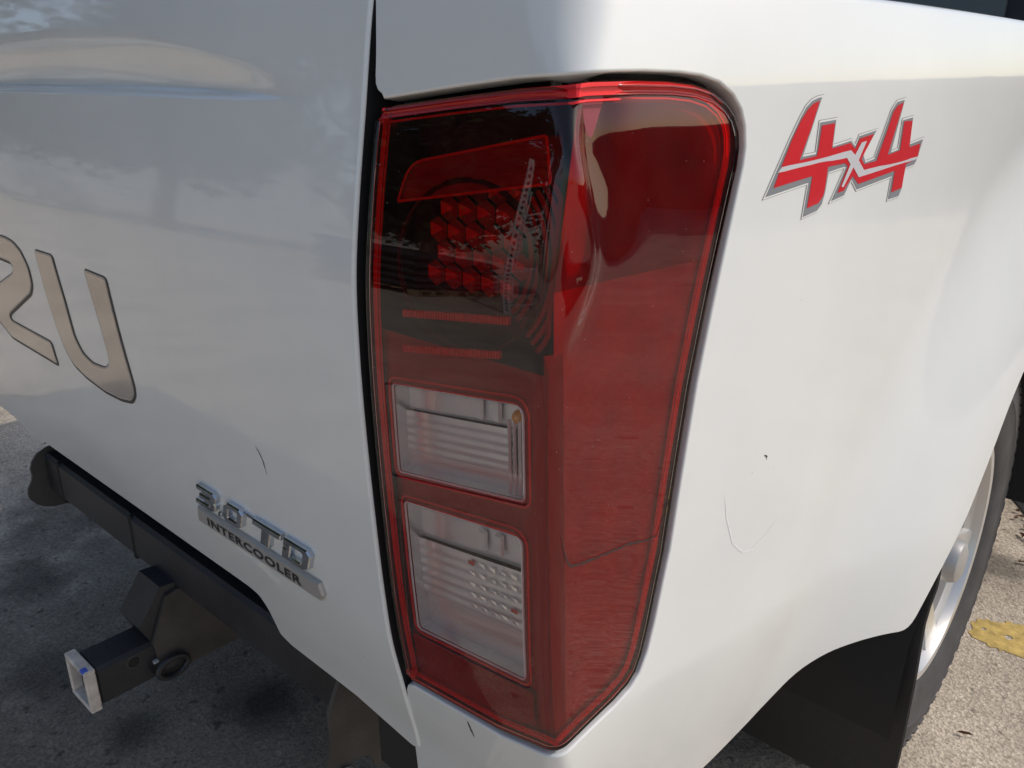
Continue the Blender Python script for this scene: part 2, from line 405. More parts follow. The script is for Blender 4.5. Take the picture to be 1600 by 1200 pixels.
GREY = [(0.2309,1.089),(0.2438,1.1112),(0.2559,1.1315),(0.2672,1.1483),(0.2738,1.1566),(0.2813,1.1614),(0.2894,1.1635),(0.2954,1.1641),(0.2838,1.1349),(0.2769,1.1179),(0.297,1.1192),(0.2974,1.1442),(0.3216,1.1457),(0.3215,1.1238),(0.3509,1.1273),(0.3603,1.1219),(0.3655,1.1306),(0.3959,1.1343),(0.3768,1.1139),(0.3833,1.1068),(0.3995,1.109),(0.4121,1.1337),(0.4204,1.1509),(0.4287,1.1578),(0.4438,1.1596),(0.4312,1.1129),(0.4466,1.1147),(0.4469,1.1413),(0.468,1.1433),(0.4698,1.1184),(0.5005,1.1218),(0.4937,1.1037),(0.4887,1.0984),(0.469,1.0964),(0.468,1.0897),(0.4672,1.0763),(0.463,1.0699),(0.4404,1.0686),(0.4415,1.0906),(0.3739,1.0837),(0.3613,1.094),(0.3516,1.0804),(0.3304,1.0772),(0.3486,1.105),(0.3457,1.1057),(0.3201,1.103),(0.3186,1.0858),(0.3153,1.076),(0.309,1.0711),(0.2881,1.0677),(0.2907,1.0963)]
RED = [(0.2401,1.0956),(0.2477,1.1119),(0.2575,1.1315),(0.2683,1.1473),(0.2759,1.155),(0.2834,1.1594),(0.2922,1.1614),(0.2843,1.1405),(0.2726,1.1155),(0.2974,1.1176),(0.2988,1.123),(0.2998,1.1418),(0.3199,1.143),(0.32,1.1224),(0.3504,1.1255),(0.3596,1.1199),(0.3661,1.1286),(0.3908,1.1313),(0.374,1.1105),(0.3804,1.1055),(0.4035,1.1071),(0.4152,1.1315),(0.4231,1.1498),(0.4298,1.1547),(0.4418,1.1573),(0.4246,1.1111),(0.4494,1.114),(0.4491,1.1402),(0.4673,1.1403),(0.4695,1.1157),(0.4949,1.118),(0.4928,1.1038),(0.4676,1.0998),(0.4668,1.0775),(0.4445,1.0749),(0.4448,1.0953),(0.3746,1.0885),(0.3617,1.0965),(0.3494,1.0847),(0.3386,1.0836),(0.3509,1.1054),(0.3453,1.1087),(0.3175,1.1074),(0.3169,1.0889),(0.3155,1.083),(0.3094,1.0776),(0.2922,1.0747),(0.2945,1.1013)]
SILVER = [(0.2427,1.1073),(0.2478,1.1115),(0.3521,1.1193),(0.3606,1.1148),(0.3693,1.1249),(0.3786,1.126),(0.3684,1.1098),(0.3809,1.1005),(0.4943,1.1057),(0.4924,1.1032),(0.3728,1.0947),(0.3605,1.1042),(0.3475,1.0879),(0.3437,1.0887),(0.3545,1.1071),(0.3467,1.1131)]
LETTER_U = [(-0.9119,0.9588),(-0.8537,0.9593),(-0.8473,0.9559),(-0.8349,0.898),(-0.83,0.8494),(-0.8149,0.8296),(-0.7888,0.8217),(-0.7485,0.8243),(-0.7343,0.8338),(-0.7317,0.8436),(-0.7371,0.8857),(-0.7523,0.9554),(-0.6935,0.9537),(-0.6872,0.9507),(-0.678,0.8766),(-0.669,0.8172),(-0.6718,0.8034),(-0.687,0.7894),(-0.7215,0.7836),(-0.7696,0.7825),(-0.8265,0.7894),(-0.8632,0.7998),(-0.8834,0.8217),(-0.8943,0.8503),(-0.9048,0.8996)]
LETTER_Z = [(-1.2078,0.9743),(-1.051,0.9624),(-1.0183,0.9628),(-0.9887,0.9595),(-0.9641,0.949),(-0.9466,0.9274),(-0.9468,0.9019),(-0.9631,0.8851),(-1.0761,0.8351),(-1.0844,0.8283),(-1.077,0.8245),(-0.9346,0.8216),(-0.928,0.8181),(-0.9238,0.7844),(-1.1054,0.7897),(-1.1284,0.8012),(-1.1562,0.812),(-1.1907,0.8246),(-1.1963,0.8413),(-1.1762,0.8529),(-1.0225,0.9091),(-1.0147,0.9163),(-1.0203,0.9226),(-1.0758,0.9232),(-1.201,0.9292)]

ZT = [(-.29, 1.1715), (-.364, 1.189), (-.441, 1.199), (-.614, 1.219), (-.82, 1.226)]
def tail(x, z):
    """outer skin of the tailgate with the long handle scoop near its top"""
    xm = x if x > XC else 2*XC-x
    y = rear_y(z)-.0025
    if xm < -.27:
        zt = lerp_tab(ZT[::-1], min(xm, -.275)); zb = 1.161
        if zt > zb+.001:
            t = (z-zb)/(zt-zb); D = .015*(1-sstep(-.50, -.285, xm))
            if 0 < t < 1.15:
                y += D*sstep(0, .16, t)*(1-sstep(.16, 1.15, t)*1.0)
    return (x, y, z)
RIDGE = [(.90, .004), (.96, .006), (1.0, .009), (1.043, .023), (1.068, .027), (1.11, .013), (1.15, .0), (1.2, 0)]
def lens_fn(u, z):
    """lamp lens: the corner skin with its S-shaped ridge and the scoop beside it"""
    p = corner(u, z)
    if z < .97: return p
    uc = lerp_tab(RIDGE, z); A = sstep(.985, 1.055, z)*(1-sstep(1.115, 1.165, z))
    n = cnormal(u, z); d = A*.0060*math.exp(-((u-uc)/.011)**2)-.0100*sstep(1.05, 1.150, z)*(1-.5*sstep(1.164, 1.180, z))*math.exp(-((u-uc-.026)/.024)**2)-2.4*max(0, z-1.135)**2
    return tuple(p[i]+n[i]*d for i in range(3))
def inner(u, z, d):
    """point d behind the corner skin, kept clear of itself at the corner"""
    r = fillet(z)
    if u <= -r: X, Y = u, 0.
    elif u >= r: X, Y = 0., u
    else:
        t = (u+r)/(2*r); X = -r*(1-t)**2; Y = r*t*t
    X = min(X, -d); Y = max(Y, d); w = 1-sstep(.0, .30, Y)
    return Vector((X+side_x(Y, z), Y+rear_y(z)*w, z))

# ------------------------------------------------------------------ ground
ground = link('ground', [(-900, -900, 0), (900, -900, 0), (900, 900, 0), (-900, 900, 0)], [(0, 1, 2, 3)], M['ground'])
tag(ground, kind='structure', label='worn grey concrete yard around the truck')

# ------------------------------------------------------------------ the truck
truck = tag(empty('pickup_truck', (XC, 1.5, 0)), 'white pickup truck seen close at its red tail lamp and rear corner', 'truck')
truck_inv = Matrix.Translation((-XC, -1.5, 0))
def P_(o):                                           # parent to the truck keeping world coordinates
    o.parent = truck; o.matrix_parent_inverse = truck_inv; return o
def mirrored(o, parent=None):
    """the same part on the truck's left side (mesh reflected about the centre line)"""
    me = o.data.copy(); c = o.copy(); c.data = me; COL.objects.link(c)
    N = [tuple(q.vector) for q in me.corner_normals] if me.has_custom_normals else None
    for v in me.vertices: v.co.x = 2*XC-v.co.x
    if N:
        vn = {}
        for l, q in zip(me.loops, N): vn[l.vertex_index] = (-q[0], q[1], q[2])
    me.flip_normals()
    if N: me.normals_split_custom_set_from_vertices([vn.get(i, (0, 0, 1)) for i in range(len(me.vertices))])
    if parent is not None: c.parent = parent; c.matrix_parent_inverse = Matrix()
    for ch in o.children: mirrored(ch, c)
    return c

LAMP = [(-.1975, 1.1592), (-.1161, 1.1687), (-.0565, 1.1749), (.0141, 1.1789), (.0650, 1.1795), (.1056, 1.1788), (.1340, 1.1767), (.1560, 1.1722), (.1734, 1.1642), (.1850, 1.1545), (.1915, 1.1434), (.1950, 1.1290), (.1948, 1.1151),
        (.1641, .9453), (.1438, .7962), (.1280, .728), (.1192, .6987), (.1100, .6815), (.0980, .6715), (.0758, .6642), (.0236, .655), (-.0143, .6480), (-.0672, .6328), (-.1965, .6160),
        (-.1995, .7259), (-.1995, .8161), (-.1990, .9393), (-.1985, 1.0211), (-.1985, 1.0956)]
lamp_out = resample(LAMP, .006)
# --- bed side with the lamp opening and the wheel arch
arch = [(.6185, .580), (.6686, .640), (.72, .70), (.785, .775), (.85, .825), (.95, .862), (1.08, .872)]
arch += [(2*AXLE_Y-a, b) for a, b in arch[-2::-1]]+[(1.57, .50)]
BED_FRONT = 1.62
bottom = [(-.1925, .612), (-.1544, .496), (-.135, .43), (.2, .42), (.292, .436), (.353, .458), (.385, .488), (.415, .518), (.455, .533), (.4975, .5355), (.54, .532), (.582, .522)]
outline = bottom+arch+[(BED_FRONT, .46), (BED_FRONT, 1.262), (-.198, 1.262), (-.198, 1.215), (-.196, 1.178), (-.1880, 1.1690)]
lamp_hole = offset_right(ccw(lamp_out), .0035)
# the opening runs out to the tailgate gap on its inner edge, so the skin is cut through there
loop = ccw(lamp_hole)
iTL = min(range(len(loop)), key=lambda i: math.dist(loop[i], (-.200, 1.1625)))
iBL = min(range(len(loop)), key=lambda i: math.dist(loop[i], (-.200, .6125)))
# walking the opening from its lower inner corner round the outside to its upper inner corner
seq = []; i = iBL
while True:
    seq.append(loop[i])
    if i == iTL: break
    i = (i+1) % len(loop)
rim_edge = [(-.1975, .503), (-.190, .43)]+bottom[3:]+arch+[(BED_FRONT, .46), (BED_FRONT, 1.238), (-.196, 1.238), (-.197, 1.215), (-.1975, 1.190), (-.1978, 1.181), (-.1970, 1.1745), (-.1940, 1.1700), (-.189, 1.1675)]
body_out = rounded(rim_edge[:-1], [.0]*2+[.02]*(len(bottom)-3)+[.03]*len(arch)+[.0]*2+[.0, .02]+[0.]*4, 4)+[rim_edge[-1]]
body_loop = resample(body_out, .010)[:]
# drop resample points that would close the loop straight from the last top point to the first bottom one
last = max(range(len(body_loop)), key=lambda k: -math.dist(body_loop[k], rim_edge[-1]))
body_loop = body_loop[:last+1]
body_loop = body_loop+[q for q in seq[::-1] if q[0] > -.187]+[(-.190, .6108), (-.1945, .6075), (-.1975, .600), (-.200, .540)]
ul = rng(-.20, -.07, .012)+rng(-.066, .066, .0033)+rng(.075, 1.62, .014)
zl = rng(.43, .66, .012)+rng(.67, 1.15, .014)+rng(1.158, 1.238, .008)
bed_side = P_(patch('bed_side', corner, body_loop, [], ul, zl, roll(.0022, .016), M['paint']))
iu = next(i for i, q in enumerate(body_loop) if q[0] > .33)
left_loop = [(-.1975, .600), (-.05, .585), (.12, .545), (.25, .50)]+body_loop[iu:-2]+[(-.1975, .6055)]
bed_side_left = P_(patch('bed_side', corner, left_loop, [], ul, zl, roll(.0022, .016), M['paint']))
# --- rolled rail and inner wall of the tray
V = []; F = []; us = rng(-.193, BED_FRONT, .03)
for u in us:
    p, n = frame(corner, u, 1.2378); inn = Vector((-n.x, -n.y, 0)).normalized()
    prof = [(-.0005, -.005), (-.0004, .0005), (.004, .0045), (.012, .0065), (.022, .007), (.060, .007), (.068, .004), (.070, -.004), (.072, -.10), (.076, -.30), (.078, -.52)]
    for a, b in prof: V.append(p+inn*a+Vector((0, 0, b)))
m = 11
for i in range(len(us)-1):
    for k in range(m-1): F.append((i*m+k, (i+1)*m+k, (i+1)*m+k+1, i*m+k+1))
F = [f[::-1] for f in F]
tray_rail = P_(link('tray_rail', V, F, M['paint']))
# black jamb behind the tailgate gap and behind the lamp
jamb = P_(MB().box(-.30, -.150, .060, .10, .42, 1.225, .003).build('tailgate_jamb', M['gap']))
backing = MB().box(-.20, -.06, .095, .12, .44, 1.20, .004); backing.box(-.115, -.075, .1, .60, .46, 1.20, .004); tray_wall = P_(backing.build('tray_wall', M['gap']))
P_(MB().box(2*XC+.11, -.11, .06, BED_FRONT, .68, .70, .004).build('tray_floor', M['paint']))
P_(MB().box(2*XC+.09, -.09, BED_FRONT-.03, BED_FRONT, .69, 1.240, .006).build('headboard', M['paint']))

# --- tailgate
TL = [(-.2065, .4985), (-.2065, 1.262)]
tb = [(-.2209, .500), (-.3151, .5155), (-.44, .5195), (-.463, .527), (-.466, .548), (-.468, .568), (-.478, .583), (-.50, .5865), (-.80, .5867)]
right = [(-.2065, 1.288), (-.2065, .66), (-.2055, .615), (-.2075, .56), (-.2100, .505)]+tb
left_low = [(-1.145, .5867), (-1.165, .5760), (-1.19, .5735), (-1.225, .580), (-1.265, .597), (-1.30, .602), (-1.4335, .606), (-1.4335, 1.288)]
gate = right+left_low
gate = ccw(gate)
gate = resample(rounded(gate, .006, 3), .010)
xl = rng(-1.43, -.21, .014); zl2 = rng(.50, 1.14, .016)+rng(1.150, 1.236, .0022)+rng(1.243, 1.286, .008)
tailgate = P_(patch('tailgate', tail, gate, [], xl, zl2, roll(.0032, .045, 5), [M['paint'], M['gap']], last_mat=1))
V = []; F = []                                       # folded top edge of the tailgate
for i, x in enumerate(rng(-1.430, -.210, .05)):
    p = Vector(tail(x, 1.2875))
    V += [p, p+Vector((0, .004, .006)), p+Vector((0, .012, .010)), p+Vector((0, .045, .010)), p+Vector((0, .052, .004)), p+Vector((0, .055, -.70))]
k = 6; n_ = len(V)//k
for i in range(n_-1):
    for j in range(k-1): F.append((i*k+j, (i+1)*k+j, (i+1)*k+j+1, i*k+j+1))
top_edge = link('gate_top_edge', V, F, M['paint'], tailgate)

# --- writing on the tailgate: maker's letters, engine badge
def shifted(p, dx, dz): return [(a+dx, b+dz) for a, b in p]
for pl in (LETTER_Z, LETTER_U):
    pl = ccw(pl); sm = resample(rounded(pl, .008, 4), .008)
    gx = rng(min(a for a, b in pl), max(a for a, b in pl), .02); gz = rng(min(b for a, b in pl), max(b for a, b in pl), .02)
    base = P_(flat('letter', tail, [shifted(offset_right(ccw(sm), .0008), .0006, -.0004)], .0004, M['ink'], None, gx, gz))
    ins = offset_right(ccw(sm), -.0022)
    flat('letter_rim', tail, [shifted(ins, -.0012, .0006)], .0007, M['silver_satin'], base, gx, gz)
    ins2 = offset_right(ccw(sm), -.0042)
    flat('letter_face', tail, [shifted(ins2, -.0012, .0006)], .0010, M['letter_silver'], base, gx, gz)
def solid(loops, bevel, depth, fn, mat, parent, name):
    """raised emblem: bevelled face over (x,z), standing 'depth' proud of the skin"""
    lp = [offset_right(ccw(loops[0]), -bevel)]+[offset_right(cw(h), -bevel) for h in loops[1:]]
    v, f, first = cdt(lp); V = []; F = list(f)
    for u, z in v:
        p, n = frame(fn, u, z); V.append(p+n*depth)
    b = 0
    for q in lp:
        ids = [first[b+i] for i in range(len(q))]; b += len(q); prev = ids
        for o, d in ((bevel, depth-bevel), (bevel, -.001)):
            cur = []
            for u, z in offset_right(q, o):
                p, n = frame(fn, u, z); cur.append(len(V)); V.append(p+n*d)
            for i in range(len(q)):
                j = (i+1) % len(q); F.append((prev[i], cur[i], cur[j], prev[j]))
            prev = cur
    return link(name, V, F, mat, parent, smooth=False)
def glyph(pts, x0, w, z0=.6955, h=.0295, sh=.42): return [(x0+a*w+b*h*sh, z0+b*h) for a, b in pts]
G3 = [(0, 1), (.84, 1), (1, .84), (1, .60), (.94, .5), (1, .40), (1, .16), (.84, 0), (0, 0), (0, .24), (.66, .24), (.70, .28), (.70, .38), (.16, .38), (.16, .62), (.70, .62), (.70, .72), (.66, .76), (0, .76)]
G0 = [(.18, 1), (.82, 1), (1, .82), (1, .18), (.82, 0), (.18, 0), (0, .18), (0, .82)]; G0h = [(.30, .74), (.70, .74), (.72, .70), (.72, .30), (.70, .26), (.30, .26), (.28, .30), (.28, .70)]
GT = [(0, 1), (1, 1), (1, .70), (.66, .70), (.66, 0), (.34, 0), (.34, .70), (0, .70)]
GD = [(0, 1), (.84, 1), (1, .82), (1, .18), (.84, 0), (0, 0), (0, .52), (.14, .52), (.14, .60), (0, .60)]; GDh = [(.30, .76), (.68, .76), (.72, .72), (.72, .28), (.68, .24), (.30, .24)]
for pts, hole, x0, w in ((G3, None, -.5555, .046), (G0, G0h, -.4935, .041), (GT, None, -.4330, .055), (GD, GDh, -.3730, .049)):
    solid([glyph(pts, x0, w)]+([glyph(hole, x0, w)] if hole else []), .0014, .0065, tail, M['chrome'], tailgate, 'badge_character')
solid([glyph(G0, -.5045, .007, .6955, .007)], .0012, .0060, tail, M['chrome'], tailgate, 'badge_dot')
solid([[( -.4530, .7185), (-.4215, .7185), (-.4195, .7225), (-.4510, .7225)]], .0006, .003, tail, M['chrome'], tailgate, 'badge_link')
bar = solid([[(-.5665, .6635), (-.3130, .6635), (-.3050, .6740), (-.3090, .6885), (-.5590, .6875)]], .0022, .0052, tail, M['silver_satin'], None, 'badge_bar')
P_(bar)
def text_mesh(txt, x0, x1, z0, z1, fn, d, mat, parent, name, shear=.18):
    cu = bpy.data.curves.new('t', 'FONT'); cu.body = txt; cu.size = 1; cu.offset = .030; cu.resolution_u = 3; cu.space_character = 1.12
    ob = bpy.data.objects.new('t', cu); COL.objects.link(ob); dg = bpy.context.evaluated_depsgraph_get(); dg.update()
    me = ob.evaluated_get(dg).to_mesh(); vs = [tuple(v.co) for v in me.vertices]; fs = [tuple(p.vertices) for p in me.polygons]
    ob.evaluated_get(dg).to_mesh_clear(); bpy.data.objects.remove(ob)
    ax = min(v[0] for v in vs); bx = max(v[0] for v in vs); az = min(v[1] for v in vs); bz = max(v[1] for v in vs); V = []
    for v in vs:
        z = z0+(v[1]-az)/(bz-az)*(z1-z0); x = x0+(v[0]-ax)/(bx-ax)*(x1-x0)+shear*(z-z0)
        p, n = frame(fn, x, z); V.append(p+n*d)
    return link(name, V, fs, mat, parent, smooth=False)
text_mesh('INTERCOOLER', -.5385, -.3440, .6688, .6812, tail, .0056, M['ink'], bar, 'badge_lettering')
# --- four-by-four decal on the bed side
du = rng(.22, .51, .005); dz = rng(1.06, 1.17, .005)
decal = P_(flat('four_by_four_decal', corner, [offset_right(ccw(GREY), .0019)], .0003, M['film_edge'], None, du, dz))
flat('decal_border', corner, [offset_right(ccw(GREY), .0015)], .0005, M['clear_film'], decal, du, dz)
flat('decal_outline', corner, [ccw(GREY)], .0008, M['grey_film'], decal, du, dz)
flat('decal_red', corner, [ccw(RED)], .0011, M['red_film'], decal, du, dz)
flat('decal_stripe', corner, [ccw(SILVER)], .0014, M['silver_film'], decal, du, dz)

# ------------------------------------------------------------------ tail lamp
W1 = rounded([(-.176, .944), (-.0225, .9640), (-.0215, .8859), (-.1759, .859)], [.004, .012, .004, .004], 5)
W2 = rounded([(-.1721, .8365), (-.0240, .8560), (-.0260, .7116), (-.1756, .6913)], [.004, .012, .005, .005], 5)
def inner_patch(name, outline, holes, d, mat, parent, step=.02, wall=None, dfun=None):
    lp = [ccw(outline)]+[cw(h) for h in holes]
    us = [p[0] for p in outline]; zs = [p[1] for p in outline]
    v, f, first = cdt(lp, rng(min(us), max(us), step), rng(min(zs), max(zs), step), .001)
    V = [inner(u, z, d if dfun is None else dfun(u, z)) for u, z in v]; F = list(f)
    if wall is not None:
        b = 0
        for q in lp:
            ids = [first[b+i] for i in range(len(q))]; b += len(q); cur = []
            for u, z in q: cur.append(len(V)); V.append(inner(u, z, wall))
            for i in range(len(q)):
                j = (i+1) % len(q); F.append((ids[i], cur[i], cur[j], ids[j])[::-1])
    return link(name, V, F, mat, parent, smooth=False)
def tubes(name, path, d, r, mat, parent, closed=True):
    return autosmooth(MB().tube([inner(u, z, d) for u, z in path], r, 6, closed).build(name, mat, parent))
lamp_in = offset_right(ccw(lamp_out), -.005)
lamp = P_(inner_patch('tail_lamp', resample(lamp_in, .02), [], .048, M['lamp_black'], None, .03, wall=.004))
# lens: bevelled edge with moulded steps, two clear windows
edge_prof = [(.0010, .0004), (.0022, .0005), (.0032, -.0012), (.0045, -.0016), (.0056, -.0004), (.0075, -.0003), (.0092, -.0012), (.0108, -.0030), (.0118, -.0055), (.0120, -.011)]
lul = rng(-.19, -.07, .012)+rng(-.064, .064, .0026)+rng(.072, .19, .008); lzl = rng(.63, .97, .014)+rng(.977, 1.175, .006)
lens = patch('lens', lens_fn, resample(LAMP, .006), [W1, W2], lul, lzl, edge_prof, [M['lens'], M['lens_rim']], lamp, keep=.0018, rim_mat=1, hole_rims=[(.0004, -.0004), (.0008, -.0010)])
for nm, w in (('reversing_window', W1), ('indicator_window', W2)):
    patch(nm, lens_fn, offset_right(cw(w), .0002)[::-1], [], rng(-.18, -.02, .01), rng(.69, .96, .01), [(.0006, -.0003), (.0012, -.0010)], M['clear'], lamp, keep=.001)
# bezel behind the rear face, cut out for the windows and for the upper chamber
B1 = rounded([(-.1775, .940), (-.034, .9590), (-.0335, .8815), (-.178, .8585)], [.004, .011, .004, .004], 5)
B2 = rounded([(-.1740, .8295), (-.0375, .8490), (-.040, .7070), (-.1740, .6920)], [.004, .011, .005, .005], 5)
inner_patch('bezel', [(-.193, .985), (-.012, .985), (-.012, .652), (-.07, .637), (-.193, .622)], [B1, B2], .012, M['dark_red'], lamp, .03)
for w in (B1, B2):
    tubes('window_bead', resample(offset_right(cw(w), -.0006), .004), .0100, .0010, M['white_bead'], lamp)
    tubes('window_trim', resample(offset_right(cw(w), -.0058), .004), .0108, .0010, M['red_bead'], lamp)
for w in (B1, B2):                                   # bright walls of the two window wells
    ww_ = resample(ccw(w), .006); k = len(ww_); V = [inner(u, z, .012) for u, z in ww_]+[inner(u, z, .030) for u, z in ww_]
    link('window_well', V, [(i, (i+1) % k, k+(i+1) % k, k+i) for i in range(k)], M['lamp_chrome'], lamp, smooth=False)
def corrugated(name, quad, rows, depth, amp, mat, parent, lean=0., sub=4, cols=10, jit=0.):
    tl, tr, br, bl = quad; V = []; F = []; nr = rows*sub; rnd = random.Random(5)
    for i in range(nr+1):
        t = i/nr; ph = (i % sub)/sub
        for j in range(cols+1):
            s = j/cols; u = (tl[0]*(1-s)+tr[0]*s)*(1-t)+(bl[0]*(1-s)+br[0]*s)*t; z = (tl[1]*(1-s)+tr[1]*s)*(1-t)+(bl[1]*(1-s)+br[1]*s)*t
            d = depth+amp*(1-(ph if ph < .75 else (1-ph)*3))+lean*t+jit*math.sin(s*7+i*.7)
            V.append(inner(u, z, d))
    for i in range(nr):
        for j in range(cols): F.append((i*(cols+1)+j, (i+1)*(cols+1)+j, (i+1)*(cols+1)+j+1, i*(cols+1)+j+1))
    return autosmooth(link(name, V, F, mat, parent), 50)
def bil(q, s, t): return tuple((q[0][k]*(1-s)+q[1][k]*s)*(1-t)+(q[3][k]*(1-s)+q[2][k]*s)*t for k in (0, 1))
Q1 = [(-.180, .9400), (-.032, .9600), (-.032, .8800), (-.180, .8580)]; Q2 = [(-.178, .8300), (-.035, .8510), (-.038, .7060), (-.178, .6890)]
corrugated('reversing_reflector', [bil(Q1, 0, 0), bil(Q1, 1, 0), bil(Q1, 1, .33), bil(Q1, 0, .33)], 1, .026, .0003, M['lamp_chrome'], lamp, jit=.0003)
corrugated('reversing_reflector', [bil(Q1, 0, .33), bil(Q1, .84, .33), bil(Q1, .84, .80), bil(Q1, 0, .80)], 5, .021, .0011, M['lamp_chrome'], lamp, jit=.0002)
corrugated('reversing_reflector', [bil(Q1, 0, .80), bil(Q1, 1, .80), bil(Q1, 1, 1), bil(Q1, 0, 1)], 1, .022, .0003, M['lamp_chrome'], lamp)
for k in range(4):                                   # upright prisms at the outer end of the upper window
    s = .86+.035*k; a = bil(Q1, s, .20); b = bil(Q1, s, .97)
    tubes('prism_rib', [a, b], .016, .0016, M['lamp_chrome'], lamp, closed=False)
corrugated('indicator_reflector', [bil(Q2, 0, 0), bil(Q2, 1, 0), bil(Q2, 1, .30), bil(Q2, 0, .30)], 1, .026, .0004, M['lamp_chrome'], lamp, jit=.0003)
corrugated('indicator_reflector', [bil(Q2, 0, .30), bil(Q2, 1, .30), bil(Q2, 1, .72), bil(Q2, 0, .72)], 6, .020, .0015, M['lamp_chrome'], lamp, jit=.0002)
corrugated('indicator_reflector', [bil(Q2, 0, .72), bil(Q2, 1, .72), bil(Q2, 1, 1), bil(Q2, 0, 1)], 1, .024, .0004, M['lamp_chrome'], lamp, jit=.0004)
def bulb(u, z, d, r, mat, name):
    c = inner(u, z, d); prof = [(.0001, -1)]+[(math.sin(a), -math.cos(a)) for a in [math.pi*k/8 for k in range(1, 8)]]+[(.0001, 1)]
    o = MB().lathe([(q*r, w*r*1.25) for q, w in prof], 0, 0, 0, 14).build(name, mat, lamp, True)
    o.data.transform(Matrix.Translation(c) @ Matrix.Rotation(R(90), 4, 'Z')); return o
bulb(-.047, .9435, .022, .0062, M['amber'], 'indicator_bulb')
rnd = random.Random(3)
facet = None
for i in range(5):                                   # faceted cells behind the lower window
    for j in range(6):
        s = .52+.085*j; t = .34+.078*i; u, z = bil(Q2, s, t); c = inner(u, z, .0185); w = .0036; h = .0019
        mb = MB().add([c+Vector((-w, 0, -h)), c+Vector((w, 0, -h)), c+Vector((w, 0, h)), c+Vector((-w, 0, h)), c+Vector((rnd.uniform(-.002, .002), -.0006, rnd.uniform(-.001, .001)))], [(0, 1, 4), (1, 2, 4), (2, 3, 4), (3, 0, 4)])
        mb.build('facet', M['red_reflector'] if (i*7+j*3) % 11 == 0 else M['lamp_chrome'], lamp)
for q in (Q1, Q2):                                   # upright optics beside the bulbs
    for j in range(2):
        u, z = bil(q, .60+.13*j, .17); c = inner(u, z, .0225); MB().box(c.x-.0050, c.x+.0050, c.y-.002, c.y+.002, c.z-.0100, c.z+.0100, .0030).build('optic_block', M['lamp_chrome'], lamp)
# upper chamber: slanted light bar, honeycomb reflector, ribbed surround, toothed strips
LB = rounded([(-.166, 1.1180), (-.0345, 1.1435), (-.0260, 1.1135), (-.1765, 1.0885)], [.016, .003, .003, .002], 5)
inner_patch('light_bar', ccw(LB), [], .016, M['dark_red'], lamp, .02, wall=.03)
tubes('light_bar_trim', resample(ccw(LB), .005), .0140, .0011, M['red_bead'], lamp)
for k in (.35, .5, .66):
    tubes('light_bar_rib', [((-.170-.004*k*2)+.006, 1.118-.030*k), (-.033, 1.1435-.031*k)], .0150, .0009, M['red_reflector'], lamp, closed=False)
hexr = .0112
for r_ in range(5):
    for c_ in range(6):
        u = -.150+c_*hexr*1.74+(r_ % 2)*hexr*.87; z = 1.034+r_*hexr*1.5
        if u > -.062: continue
        c = inner(u, z, .034); q = [c+Vector((hexr*.95*math.cos(R(60*k+30)), 0, hexr*.95*math.sin(R(60*k+30)))) for k in range(6)]
        w = [c+Vector((hexr*.55*math.cos(R(60*k+30)), .0030, hexr*.55*math.sin(R(60*k+30)))) for k in range(6)]
        MB().add(q+w+[c+Vector((0, .0045, 0))], [(k, (k+1) % 6, 6+(k+1) % 6, 6+k) for k in range(6)]+[(6+k, 6+(k+1) % 6, 12) for k in range(6)]).build('honeycomb_cell', M['red_reflector'], lamp)
for k in range(6):
    rad = .050+.0068*k
    tubes('surround_rib', [(-.092+rad*math.cos(R(a)), 1.056+rad*math.sin(R(a))) for a in range(-44, 47, 6)], .022, .0022, M['dark_red'], lamp, closed=False)
tubes('chamber_rim', [(-.100+.085*math.cos(R(a))*.86, 1.048+.062*math.sin(R(a))) for a in range(0, 360, 10)], .016, .0022, M['lamp_black'], lamp)
for (u0, z0, u1, z1) in ((-.163, 1.0030, -.052, 1.0175), (-.164, .9735, -.060, .9905)):
    mb = MB()
    for k in range(40):
        s = k/39; c = inner(u0+(u1-u0)*s, z0+(z1-z0)*s, .0125); mb.box(c.x-.0009, c.x+.0009, c.y-.001, c.y+.003, c.z-.0030, c.z+.0030, .0003)
    mb.build('toothed_strip', M['red_bead'], lamp)
# side chamber and the pressed reflex reflector along the bottom
side_all = resample(offset_right(ccw(lamp_out), -.0045), .012)
def side_at(z): return min((q for q in side_all if q[0] > .08), key=lambda q: abs(q[1]-z))[0]
k0 = next(i for i in range(len(side_all)) if side_all[i-1][0] <= .004 and side_all[i][0] > .004)
side_out = [q for q in side_all[k0:]+side_all[:k0] if q[0] > .004]
low_side = [q for q in side_out if q[1] < 1.040]+[(side_at(1.045), 1.045), (.006, 1.045)]
inner_patch('side_reflector', low_side, [], .012, M['side_inner'], lamp, .02)
M['upper_inner'] = principled('lamp_upper_inner', (.30, .07, .09), .35, var=.3, vscale=14)
up_side = [(.006, 1.045), (side_at(1.045), 1.045)]+[q for q in side_out if q[1] >= 1.050]
inner_patch('upper_side_housing', up_side, [], .010, M['upper_inner'], lamp, .02)
inner_patch('corner_post', [(-.016, .66), (.024, .67), (.024, 1.0), (-.016, 1.0)], [], .0105, M['dark_red'], lamp, .01)
ring_o = resample(offset_right(ccw(lamp_out), -.0025), .006); ring_i = offset_right(ring_o, -.0080)
inner_patch('edge_flange', ring_o, [ring_i[::-1]], .0070, M['red_bead'], lamp, .5)  # added red ring behind the rim, its bright colour giving a sunlit glow
for q in (-.0110,): tubes('edge_bead', offset_right(ring_o, q), .0065, .0009, M['red_bead'], lamp)
m, n, l = new_mat('reflex'); b = n['Principled BSDF']; b.inputs['Base Color'].default_value = (.45, .05, .05, 1); b.inputs['Roughness'].default_value = .3; b.inputs['Metallic'].default_value = .4
